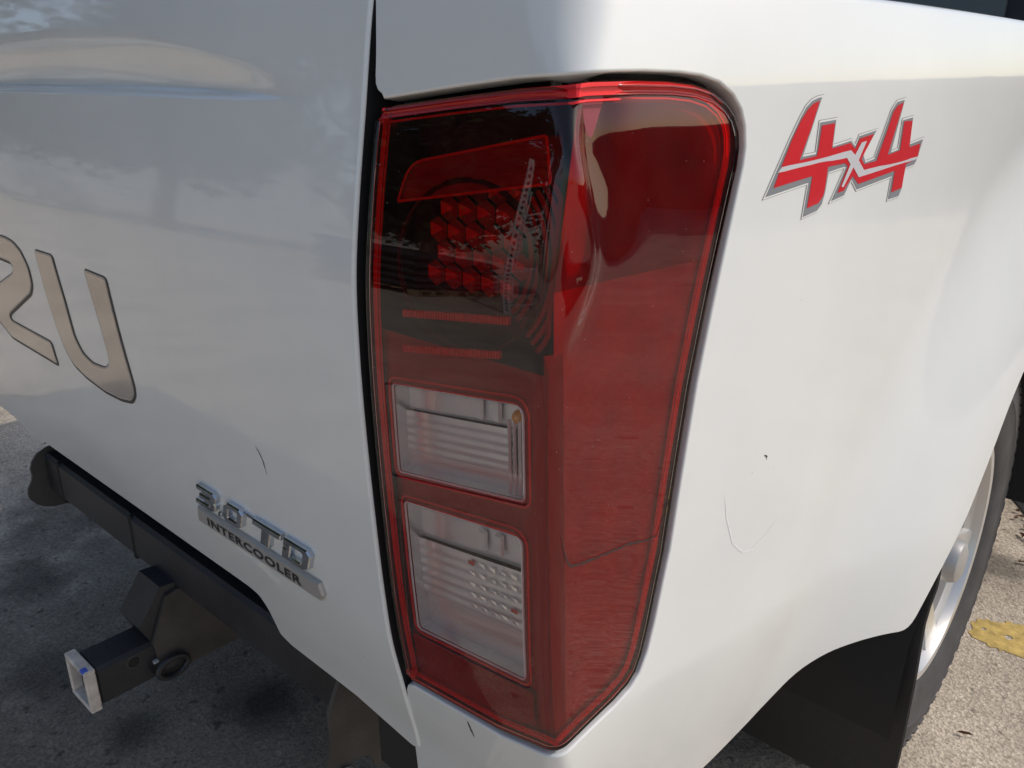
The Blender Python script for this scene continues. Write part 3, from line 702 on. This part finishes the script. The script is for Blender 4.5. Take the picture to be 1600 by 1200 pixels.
tc = n.new('ShaderNodeTexCoord'); ck = n.new('ShaderNodeTexVoronoi'); ck.inputs['Scale'].default_value = 420; ck.inputs['Randomness'].default_value = .1; bp = n.new('ShaderNodeBump'); bp.inputs['Distance'].default_value = .002
l.new(tc.outputs['Object'], ck.inputs['Vector']); l.new(ck.outputs['Distance'], bp.inputs['Height']); l.new(bp.outputs[0], b.inputs['Normal']); M['reflex'] = m
inner_patch('reflex_reflector', [(-.182, .683), (-.030, .700), (-.030, .664), (-.068, .6445), (-.182, .627)], [], .008, M['reflex'], lamp, .02)
# grime line across the side of the lens
def ribbon(name, pts, w, d, fn, mat, parent, seed=1):
    rnd = random.Random(seed); V = []; N = []; F = []; P2 = resample(pts, .002) if False else pts
    dense = []
    for i in range(len(pts)-1):
        L = math.dist(pts[i], pts[i+1]); k = max(1, int(L/.0025))
        dense += [(pts[i][0]+(pts[i+1][0]-pts[i][0])*j/k, pts[i][1]+(pts[i+1][1]-pts[i][1])*j/k) for j in range(k)]
    dense.append(pts[-1])
    for i, (u, z) in enumerate(dense):
        a = dense[max(i-1, 0)]; c = dense[min(i+1, len(dense)-1)]; t = Vector((c[0]-a[0], c[1]-a[1])).normalized(); e = min(1, 4*min(i, len(dense)-1-i)/len(dense)+.15)
        for s in (-1, 1):
            ww = w*e*rnd.uniform(.4, 1.3)*.5; p, nn = frame(fn, u-t.y*s*ww, z+t.x*s*ww); V.append(p+nn*d); N.append(nn)
    for i in range(len(dense)-1): F.append((2*i+1, 2*i+3, 2*i+2, 2*i)[::-1])
    return link(name, V, F, mat, parent, N)
M['grime'] = principled('grime', (.05, .018, .016), .8)
ribbon('grime_streak', [(.0117, .8641), (.0150, .8490), (.0178, .8399), (.0213, .8338), (.030, .8310), (.0542, .8271), (.090, .8235), (.118, .8170), (.1270, .8175), (.1332, .8286), (.1400, .8370)], .0030, .0004, lens_fn, M['grime'], lamp, 4)
lamp_left = mirrored(lamp)

# --- scuffs and chips in the paint
ribbon('scuff_mark', [(-.3965, .820), (-.390, .8135), (-.3851, .806), (-.3814, .790)], .0016, .0003, tail, M['scuff'], tailgate, 2)
for k, pts in enumerate(([(.2725, .8495), (.2770, .8465), (.2765, .8435)], [(.2550, .8355), (.2575, .8375)], [(.2900, .8300), (.2912, .8312)])):
    ribbon('paint_chip', pts, .0016, .0003, corner, M['scuff'], bed_side, 5+k)
M['rub'] = principled('rub_mark', (.775, .787, .772), .6)
ribbon('rub_mark', [(.218, .825), (.224, .800), (.2376, .7675), (.255, .752), (.2701, .7496), (.290, .757), (.3091, .7693)], .0022, .0003, corner, M['rub'], bed_side, 9)
ribbon('paint_chip', [(-.1085, .6180), (-.1055, .6085), (-.1010, .5985)], .0030, .0003, corner, M['scuff'], bed_side, 11)

# ------------------------------------------------------------------ rear wheel
def wheel(cy, name):
    cx = -.062; cz = .373; Rr = .373
    ww = P_(MB().lathe([(.214, .102), (.228, .110), (.232, .114), (.228, .118), (.219, .116), (.211, .100), (.205, .075), (.200, .0), (.205, -.09), (.225, -.11), (.221, -.115), (.196, -.09), (.190, .0), (.198, .09)], cx, cy, cz, 72, True).build(name, M['alloy'], None, True)); autosmooth(ww, 40)
    half = [(.226, .112), (.236, .121), (.250, .126), (.275, .130), (.300, .130), (.304, .1325), (.309, .130), (.325, .1285), (.340, .125), (.344, .1265), (.348, .124), (.356, .118), (.364, .106), (.3705, .088), (.373, .05), (.373, .0)]
    prof = half+[(r, -x) for r, x in half[-2::-1]]
    t = autosmooth(MB().lathe(prof, cx, cy, cz, 120).build('tyre', M['rubber'], ww, True), 50)
    mb = MB()
    for k in range(64):                              # shoulder and crown tread blocks
        a = 2*math.pi*k/64; mt = Matrix.Translation((cx, cy, cz)) @ Matrix.Rotation(a, 4, 'X')
        for s in (1, -1):
            mb.hull([mt @ Vector(p) for p in ((s*.074, -.0120, .368), (s*.116, -.0120, .350), (s*.116, .0120, .350), (s*.074, .0120, .368), (s*.074, -.0105, .3800), (s*.108, -.0105, .3745), (s*.1265, -.0105, .3560), (s*.1265, .0105, .3560), (s*.108, .0105, .3745), (s*.074, .0105, .3800))])
            mb.hull([mt @ Vector(p) for p in ((s*.020, -.014+.006*s, .371), (s*.064, -.012, .371), (s*.064, .012, .371), (s*.020, .010+.006*s, .371), (s*.022, -.013+.006*s, .3805), (s*.062, -.011, .3800), (s*.062, .011, .3800), (s*.022, .009+.006*s, .3805))])
        mb.hull([mt @ Vector(p) for p in ((.121, -.006, .322), (.127, -.006, .327), (.1225, -.006, .3445), (.121, .006, .322), (.127, .006, .327), (.1225, .006, .3445), (.115, 0, .33))])
    tag(mb.build('tread', M['rubber'], ww), kind='stuff')
    for k in range(6):
        a = R(60*k+12); mt = Matrix.Translation((cx, cy, cz)) @ Matrix.Rotation(a, 4, 'X'); mb = MB()
        mb.hull([mt @ Vector(p) for p in ((.088, -.030, .05), (.088, .030, .05), (.060, -.034, .05), (.060, .034, .05), (.092, -.022, .13), (.092, .022, .13), (.062, -.027, .13), (.062, .027, .13))])
        mb.hull([mt @ Vector(p) for p in ((.092, -.022, .13), (.092, .022, .13), (.062, -.027, .13), (.062, .027, .13), (.104, -.029, .212), (.104, .029, .212), (.078, -.036, .208), (.078, .036, .208))])
        autosmooth(mb.build('spoke', M['alloy'], ww), 30)
    autosmooth(MB().lathe([(.0005, .090), (.058, .088), (.074, .082), (.080, .072), (.080, .040), (.0005, .040)], cx, cy, cz, 40).build('hub', M['alloy'], ww, True), 35)
    autosmooth(MB().lathe([(.0005, .138), (.026, .1375), (.036, .133), (.041, .122), (.043, .086), (.0005, .086)], cx, cy, cz, 36).build('hub_cap', M['silver_satin'], ww, True), 35)
    for k in range(6):
        a = R(60*k+42); autosmooth(MB().lathe([(.0005, .100), (.008, .0995), (.0105, .095), (.011, .080)], cx, cy+.058*math.sin(a), cz+.058*math.cos(a), 6).build('wheel_nut', M['chrome'], ww), 30)
    autosmooth(MB().lathe([(.0005, .02), (.165, .02), (.170, .015), (.170, -.02), (.0005, -.02)], cx, cy, cz, 48).build('brake_drum', M['plate_steel'], ww, True), 35)
    return ww
rear_wheel = wheel(1.068, 'rear_wheel')
wl = mirrored(rear_wheel)
front = wheel(1.068+3.09, 'front_wheel'); fl = mirrored(front)
# wheel housing above the tyre
V = []; F = []; nseg = 30
for i in range(nseg+1):
    a = R(-8+196*i/nseg); y = AXLE_Y-.455*math.cos(a); z = .375+.47*math.sin(a)
    sx = side_x(y, max(z, .47))-.012
    V += [(sx, y, z), (-.34, y, z)]
for i in range(nseg): F.append((2*i, 2*i+1, 2*i+3, 2*i+2))
for i in range(nseg): pass
liner = P_(link('wheel_liner', V, F, M['gap']))
iw = MB().box(-.36, -.34, .62, 1.56, .38, .86, .01); liner_wall = P_(iw.build('liner_wall', M['gap']))
# mud flap hanging behind the tyre
V = []; F = []; zs = rng(.155, .735, .03)
def flap_x(z): return lerp_tab([(.14, .112), (.24, .118), (.40, .121), (.50, .119), (.56, .124), (.62, .118), (.66, .100), (.74, .06)], z)
for z in zs:
    y = .655+.018*sstep(.45, .15, z)-.0+.05*max(0, (z-.5))
    xo = flap_x(z)
    for x, yy in ((-.19, y-.004), (xo-.010, y-.004), (xo-.002, y-.003), (xo, y), (xo-.001, y+.006), (-.19, y+.006)): V.append((x, yy, z))
for i in range(len(zs)-1):
    for k in range(6): F.append((i*6+k, i*6+(k+1) % 6, (i+1)*6+(k+1) % 6, (i+1)*6+k))
F += [tuple(range(6))[::-1], tuple((len(zs)-1)*6+k for k in range(6))]
mud_flap = P_(autosmooth(link('mud_flap', V, F, M['flap'])))
fm = mirrored(mud_flap)
P_(MB().box(2*XC+.150, 2*XC+.30, .060, .10, .63, 1.225, .003).build('tailgate_jamb', M['gap']))
for o in (bed_side_left, tray_rail, liner, liner_wall):
    mirrored(o)
bpy.data.objects.remove(bed_side_left)
P_(MB().box(2*XC+.075, 2*XC+.115, .1, .60, .58, 1.20, .004).build('tray_wall', M['gap']))

# ------------------------------------------------------------------ tow bar under the tailgate
tow = P_(autosmooth(MB().box(-1.28, -.36, .060, .140, .437, .515, .006).build('tow_bar', M['black_steel']), 30))
for a, b in ((-1.215, -1.207), (-.925, -.917)): MB().box(a, b, .0575, .142, .4345, .5175, .010).build('bar_joint', M['gap'], tow)
bp_ = [(.055, .520), (.11, .528), (.20, .50), (.24, .42), (.21, .345), (.12, .335), (.095, .345), (.088, .372), (.070, .385), (.052, .378), (.046, .352), (.030, .352), (.022, .395), (.034, .440), (.030, .470), (.042, .495)]
bp_l = [(.055, .520), (.11, .528), (.20, .50), (.24, .42), (.20, .36), (.12, .375), (.090, .398), (.050, .402), (.026, .422), (.020, .445), (.036, .470), (.034, .495)]
for xx, bp_ in ((-.36, chaikin(bp_, 1)), (-1.286, chaikin(bp_l, 1))):
    v, f, first = cdt([ccw(bp_)]); V = [(xx+.006, a, b) for a, b in v]+[(xx, a, b) for a, b in v]; k = len(v)
    F = list(f)+[tuple(i+k for i in t)[::-1] for t in f]; q = [first[i] for i in range(len(bp_))]
    F += [(q[i], q[i]+k, q[(i+1) % len(q)]+k, q[(i+1) % len(q)]) for i in range(len(q))]
    link('end_plate', V, F, M['plate_steel'], tow, smooth=False)
tube_ = MB()
tube_.box(-.853, -.787, -.078, .16, .300, .366, .006); tube_.build('hitch_tube', M['black_steel'], tow)
collar = MB()
for a in ((-.8555, -.7845, -.092, -.076, .3625, .3705), (-.8555, -.7845, -.092, -.076, .2975, .3050)): collar.box(*a, .0015)
for a in ((-.8555, -.8475, -.092, -.076, .3050, .3625), (-.7925, -.7845, -.092, -.076, .3050, .3625)): collar.box(*a, .0015)
collar.build('hitch_collar', M['seat_white'], tow)
MB().box(-.800, -.786, -.0925, -.083, .3655, .3712, .0015).build('paint_dab', M['pen'], tow)
MB().lathe([(.0005, .0012), (.0075, .0012), (.0085, .0)], -.787, -.021, .349, 20).build('pin_hole', M['gap'], tow)
MB().lathe([(.0088, .0014), (.0105, .0012), (.011, .0)], -.787, -.021, .349, 20).build('pin_hole_rim', M['plate_steel'], tow)
for x0 in (-.858, -.790):
    mb = MB(); g = [(.010, .366), (.018, .300), (.150, .300), (.150, .437), (.060, .440), (.040, .436)]
    mb.hull([(x, a, b) for x in (x0, x0+.008) for a, b in g]); mb.build('gusset', M['plate_steel'], tow)
mb = MB().hull([(x, a, b) for x in (-.856, -.788) for a, b in ((-.004, .398), (.010, .366), (.055, .366), (.085, .448), (.036, .452))]); mb.build('hitch_neck', M['black_steel'], tow)
mb = MB().tube([(-.772+.0, .030+.024*math.cos(R(a)), .318+.016*math.sin(R(a))) for a in range(0, 360, 20)], .0052, 8, True); autosmooth(mb.build('chain_loop', M['black_steel'], tow))
mb = MB().tube([(-.868, .000+.024*math.cos(R(a)), .318+.016*math.sin(R(a))) for a in range(0, 360, 20)], .0052, 8, True); autosmooth(mb.build('chain_loop', M['black_steel'], tow))
MB().box(-.789, -.781, .006, .014, .330, .335, .001).build('pin_clip', M['galv'], tow)
autosmooth(MB().lathe([(.0005, .018), (.009, .016), (.013, .008), (.013, .0)], -.352, .045, .372, 20).build('bolt_cap', M['seat_white'], tow, True), 40)
# dark chassis and underside
ch = MB().box(-1.22, -.32, .17, .25, .46, .58, .01); ch.box(-.52, -.44, .20, 4.6, .44, .56, .01); ch.box(-1.20, -1.12, .20, 4.6, .44, .56, .01); ch.box(2*XC+.20, -.14, .16, 4.9, .615, .66, .01)
ch.box(XC-.7, XC+.7, 1.03, 1.11, .34, .42, .02)
P_(ch.build('chassis', M['gap']))

# ------------------------------------------------------------------ cab and front of the truck
def profile_solid(prof, x0, x1, bev=.03):
    p = ccw(prof); v, f, first = cdt([p]); q = offset_right(p, -bev); v2, f2, first2 = cdt([q]); V = []; F = []
    n0 = len(p)
    V += [(x0+bev, a, b) for a, b in p]+[(x1-bev, a, b) for a, b in p]
    for i in range(n0): j = (i+1) % n0; F.append((i, j, n0+j, n0+i)[::-1])
    for xx, off_, flip in ((x0, 0, 1), (x1, n0, 0)):
        b = len(V); V += [(xx, a, c) for a, c in v2]; ids = [b+first2[i] for i in range(n0)]
        F += [tuple(b+i for i in t)[::-1] if not flip else tuple(b+i for i in t) for t in f2]
        F += [((off_+i, off_+(i+1) % n0, ids[(i+1) % n0], ids[i]) if flip else (off_+i, off_+(i+1) % n0, ids[(i+1) % n0], ids[i])[::-1]) for i in range(n0)]
    return V, F
low = [(1.66, .44), (3.62, .44), (3.66, .60), (3.78, .80), (4.0, .90), (4.32, .90), (4.54, .80), (4.66, .60), (4.70, .48), (5.02, .50), (5.06, .85), (4.98, 1.02), (3.75, 1.14), (1.66, 1.24)]
V, F = profile_solid(low, 2*XC-.055, .055, .05); bm_ = link('cab_body', V, F, M['paint'], smooth=False); bmm = bmesh.new(); bmm.from_mesh(bm_.data); bmesh.ops.recalc_face_normals(bmm, faces=bmm.faces); bmm.to_mesh(bm_.data); bmm.free()
cab = P_(autosmooth(bm_, 40))
up = [(1.67, 1.22), (3.85, 1.10), (3.30, 1.66), (3.05, 1.74), (2.2, 1.77), (1.86, 1.72)]
V, F = profile_solid(up, 2*XC+.06, -.06, .05); bm_ = link('cab_roof', V, F, M['paint'], smooth=False); bmm = bmesh.new(); bmm.from_mesh(bm_.data); bmesh.ops.recalc_face_normals(bmm, faces=bmm.faces); bmm.to_mesh(bm_.data); bmm.free()
P_(autosmooth(bm_, 40))
for x0, x1 in ((-.062, -.052), (2*XC+.052, 2*XC+.062)):
    for g in ([(1.92, 1.24), (2.62, 1.21), (2.62, 1.68), (2.05, 1.66)], [(2.70, 1.20), (3.62, 1.16), (3.22, 1.60), (2.70, 1.68)]):
        MB().hull([(x, a, b) for x in (x0, x1) for a, b in g]).build('side_window', M['glass'], cab)
# rear screen with its black surround; the surround's outer pillar shows above the tray rail
MB().hull([(2*XC+.10, 1.655, 1.26), (-.10, 1.655, 1.26), (-.14, 1.835, 1.70), (2*XC+.14, 1.835, 1.70), (2*XC+.10, 1.675, 1.26), (-.10, 1.675, 1.26), (-.14, 1.855, 1.70), (2*XC+.14, 1.855, 1.70)]).build('screen_surround', M['gap'], cab)
M['screen'] = principled('rear_screen', (.09, .10, .095), .12)
MB().hull([(2*XC+.165, 1.648, 1.27), (-.165, 1.648, 1.27), (-.20, 1.815, 1.67), (2*XC+.20, 1.815, 1.67), (2*XC+.165, 1.66, 1.27), (-.165, 1.66, 1.27), (-.20, 1.83, 1.67), (2*XC+.20, 1.83, 1.67)]).build('rear_screen', M['screen'], cab)
for sx in (1, -1):
    c0 = XC+sx*(-XC+.028)
    st = MB().box(min(c0-.04, c0+.04), max(c0-.04, c0+.04), 1.66, 3.55, .385, .432, .010); st = P_(st.build('side_step', M['alloy']))
    MB().box(c0-.05, c0+.03, 1.67, 3.54, .33, .384, .006).build('step_underside', M['black_plastic'], st)

# ------------------------------------------------------------------ marks and litter on the yard
rnd = random.Random(8)
def blob(cx, cy, pts, z, name, mat):
    return link(name, [(cx+a, cy+b, z) for a, b in pts], [tuple(range(len(pts)))], mat, smooth=False)
strip = resample([(-.055, -.045), (.0, -.062), (.05, -.06), (.14, -.02), (.30, .05), (.60, .28), (.56, .36), (.26, .15), (.12, .10), (.06, .085), (.0, .06), (-.05, .03), (-.06, -.01)], .008)
strip = [(a+rnd.uniform(-.006, .006), b+rnd.uniform(-.006, .006)) for a, b in strip]
V = []; F = []
holes = []
for _ in range(22):
    t = rnd.uniform(0, .55); cx_, cy_ = -.03+t*.62+rnd.uniform(-.02, .02), -.01+t*.34+rnd.uniform(-.04, .05); r_ = rnd.uniform(.003, .010)
    if inside([(cx_, cy_)], [strip])[0] and not near([(cx_, cy_)], [strip]+holes, r_*1.8+.003)[0]:
        holes.append([(cx_+r_*rnd.uniform(.6, 1.5)*math.cos(q*.9), cy_+r_*rnd.uniform(.6, 1.5)*math.sin(q*.9)) for q in range(7)])
v, f, _ = cdt([ccw(strip)]+[cw(h) for h in holes]); V = [(.105+a, 1.49+b, .0012) for a, b in v]; F = list(f)
yl = link('yellow_marking', V, F, M['yellow'], smooth=False)
tag(yl, 'worn yellow painted line on concrete beside the rear wheel', 'road marking', kind='structure')
def leaf(name, x, y, L, W, rz, mat=M['leaf']):
    V = [(-L/2, 0, .004), (-L*.2, W/2, .008), (L*.2, W*.45, .009), (L/2, 0, .006), (L*.2, -W*.45, .008), (-L*.2, -W/2, .009), (0, 0, .003)]
    o = link(name, V, [(0, 6, 1), (1, 6, 2), (2, 6, 3), (3, 6, 4), (4, 6, 5), (5, 6, 0)], mat, smooth=False); o.location = (x, y, .002); o.rotation_euler = (0, 0, rz); return o
tag(leaf('dry_leaf', .132, 1.102, .030, .004, R(20)), 'thin reddish dry leaf alone on concrete just past the tyre', 'leaf')
for k in range(46):
    x = .01+rnd.gauss(0, .03)+rnd.uniform(0, .10); y = 2.16-(x-.0)*2.3+rnd.gauss(0, .05)
    tag(leaf('dry_leaf', x, y, rnd.uniform(.012, .03), rnd.uniform(.004, .012), rnd.uniform(0, 6.3)), 'small brown dry leaf in the litter drift along the concrete joint', 'leaf', 'dry leaves along the concrete joint')
M['joint'] = principled('joint_tar', (.012, .012, .012), .8)  # crack and its shadow line painted as one flat black strip
jr = [(-.32, 2.80), (-.08, 2.31), (.0, 2.19), (.10, 2.02), (.30, 1.70), (.55, 1.30)]
V = []; F = []
for i, (a, b) in enumerate(jr): w = .011; V += [(a-w, b-w*.5, .004), (a+w, b+w*.5, .004)]
for i in range(len(jr)-1): F.append((2*i, 2*i+1, 2*i+3, 2*i+2))
tag(link('tar_joint', V, F, M['joint'], smooth=False), 'narrow black tar joint in the concrete beyond the wheel', kind='structure')  # flat black strip for the crack and its shadow line

# ------------------------------------------------------------------ the yard behind the photographer, seen in the lamp and paint
def pallet(x, y, rz, label):
    p = tag(empty('pallet', (x, y, 0), rz), label, 'pallet', 'pallets of bags along the yard')
    for k in range(7): MB().box(-.6, .6, -.5+k*.15, -.5+k*.15+.10, .122, .144, .002).build('deck_board', M['timber'], p)
    for k in range(3):
        MB().box(-.6, .6, -.5+k*.45, -.4+k*.45, 0, .022, .002).build('base_board', M['timber'], p)
        for j in range(3): MB().box(-.6+j*.53, -.46+j*.53, -.5+k*.45, -.4+k*.45, .022, .122, .002).build('block', M['timber'], p)
    return p
def bag_mesh():
    V = []; F = []; nx, ny = 10, 8
    for s in (1, -1):
        for i in range(nx+1):
            for j in range(ny+1):
                a = -1+2*i/nx; b = -1+2*j/ny; h = (1-abs(a)**3.2)**.6*(1-abs(b)**3.2)**.6
                V.append((a*.285, b*.24, .088+s*.085*h))
    q = (nx+1)*(ny+1)
    for i in range(nx):
        for j in range(ny):
            t = (i*(ny+1)+j, (i+1)*(ny+1)+j, (i+1)*(ny+1)+j+1, i*(ny+1)+j+1); F += [t, tuple(w+q for w in t)[::-1]]
    return V, F
bv, bf = bag_mesh(); bag0 = link('bag', bv, bf, M['bag'])
firstbag = True
for (px_, py_, rz, where) in ((-5.6, -4.6, R(58), 'end pallet nearest the truck'), (-6.35, -5.85, R(58), 'middle pallet of the row'), (-7.1, -7.1, R(58), 'end pallet nearest the tree')):
    pallet(px_, py_, rz, 'timber pallet under dark bags, the '+where)
    for lay in range(5):
        for a in (-1, 1):
            for b in (-1, 1):
                o = bag0 if firstbag else bag0.copy()
                if not firstbag: COL.objects.link(o)
                firstbag = False
                c, s = math.cos(rz), math.sin(rz); lx = a*.295+rnd.uniform(-.012, .012); ly = b*.25+rnd.uniform(-.012, .012)
                o.location = (px_+c*lx-s*ly, py_+s*lx+c*ly, .145+lay*.165); o.rotation_euler = (0, 0, rz+rnd.uniform(-.05, .05))
                tag(o, 'dark plastic bag in the '+('lowest', 'second', 'third', 'fourth', 'topmost')[lay]+' layer on the '+where, 'bag', 'dark bags stacked on pallets')
rack = tag(empty('pallet_rack', (-4.35, -4.95, 0), R(50)), 'galvanised perforated steel pallet rack standing in the yard', 'rack')
for (x, y) in ((0, 0), (0, -.9), (-2.6, 0), (-2.6, -.9)):
    mb = MB().box(x-.04, x+.04, y-.035, y+.035, 0, 2.3, .004); o = mb.build('upright', M['galv'], rack)
    hb = MB()
    for k in range(28): hb.box(x-.012, x+.012, y+.0352, y+.0372, .08+k*.078, .115+k*.078, .001); hb.box(x+.0402, x+.0422, y-.012, y+.012, .08+k*.078, .115+k*.078, .001)
    hb.build('slot', M['gap'], o)
for z in (1.15, 2.1):
    for y in (0, -.9): MB().box(-2.56, -.04, y-.02, y+.02, z-.05, z+.05, .004).build('beam', M['plate_steel'], rack)
for k in range(3):
    for x in (0, -2.6): MB().tube([(x, 0, .2+k*.7), (x, -.9, .8+k*.7)], .015, 6).build('brace', M['galv'], rack)
def tree(x, y, h, rad, seed, label):
    rnd = random.Random(seed); t = tag(empty('tree', (x, y, 0)), label, 'tree', 'trees at the edge of the yard')
    mb = MB().tube([(0, 0, 0), (.05, .02, h*.25), (-.04, .05, h*.5), (.02, 0, h*.8)], [.17, .14, .10, .03], 9)
    for k in range(7):
        a = rnd.uniform(0, 6.3); z0 = h*rnd.uniform(.3, .6); mb.tube([(0, 0, z0), (math.cos(a)*rad*.4, math.sin(a)*rad*.4, z0+h*.12), (math.cos(a)*rad*.8, math.sin(a)*rad*.8, z0+h*.2)], [.07, .05, .02], 6)
    autosmooth(mb.build('trunk', M['bark'], t))
    V = []; F = []
    cl = [(rnd.gauss(0, rad*.45), rnd.gauss(0, rad*.45), h*rnd.uniform(.32, 1.0), rnd.uniform(.25, .5)*rad) for _ in range(26)]
    for _ in range(17000):
        c = rnd.choice(cl); d = Vector((rnd.gauss(0, 1), rnd.gauss(0, 1), rnd.gauss(0, .8))).normalized()*c[3]*rnd.uniform(.5, 1)
        p = Vector(c[:3])+d; a = Vector((rnd.gauss(0, 1), rnd.gauss(0, 1), rnd.gauss(0, 1))).normalized()*.10; b = a.orthogonal().normalized()*.055; i = len(V)
        V += [p-a, p+b, p+a, p-b]; F.append((i, i+1, i+2, i+3))
    link('crown', V, F, M['foliage'], t, smooth=False)
tree(-8.6, -8.0, 5.2, 2.0, 1, 'leafy green tree behind the pallets of bags')
tree(-11.5, -5.5, 6.0, 2.4, 2, 'broad leafy tree between the pallets and the pale shed')
tree(-6.0, -10.5, 5.6, 2.2, 3, 'bushy tree beyond the steel rack')
tree(-14.5, -1.5, 6.5, 2.6, 4, 'tall leafy tree off the left side of the truck')
def shed(x, y, w, d, h, rz, label, wall):  # added out of view, only for the reflections
    s = tag(empty('shed', (x, y, 0), rz), label, 'building')
    wl_ = MB().box(-w/2, w/2, -d/2, d/2, 0, h, .02).build('wall', wall, s)
    for k in range(int(w/.3)):
        MB().box(-w/2+k*.3+.12, -w/2+k*.3+.18, -d/2-.03, -d/2+.0, .0, h-.1, .006).build('cladding_rib', wall, s)
    MB().box(-w/2-.15, w/2+.15, -d/2-.25, d/2+.15, h, h+.18, .02).build('roof', M['shed_light'], s)
    dr = MB()
    for k in range(16): dr.box(-1.4, 1.4, -d/2-.055, -d/2-.032, .03+k*.15, .03+k*.15+.14, .012)
    dr.build('roller_door', M['shed_light'], s)
bw = tag(empty('boundary_wall', (6.6, 5.6, 0), R(-52)), 'low dark masonry boundary wall across the yard', 'wall')  # added stand-in for a dark reflected object, kept low to mirror sky
MB().box(-14, 14, -.1, .1, 0, 1.42, .01).build('wall_panel', M['wall'], bw)
for k in range(11): MB().box(-14+k*2.8-.16, -14+k*2.8+.16, -.18, .18, 0, 1.50, .01).build('pier', M['wall'], bw)
MB().box(-14.1, 14.1, -.14, .14, 1.421, 1.48, .01).build('coping', M['shed_light'], bw)
shed(-24, -9, 16, 6, 4.2, R(70), 'long pale shed far behind the truck', M['shed_light'])  # added out of view to give the reflections some shapes
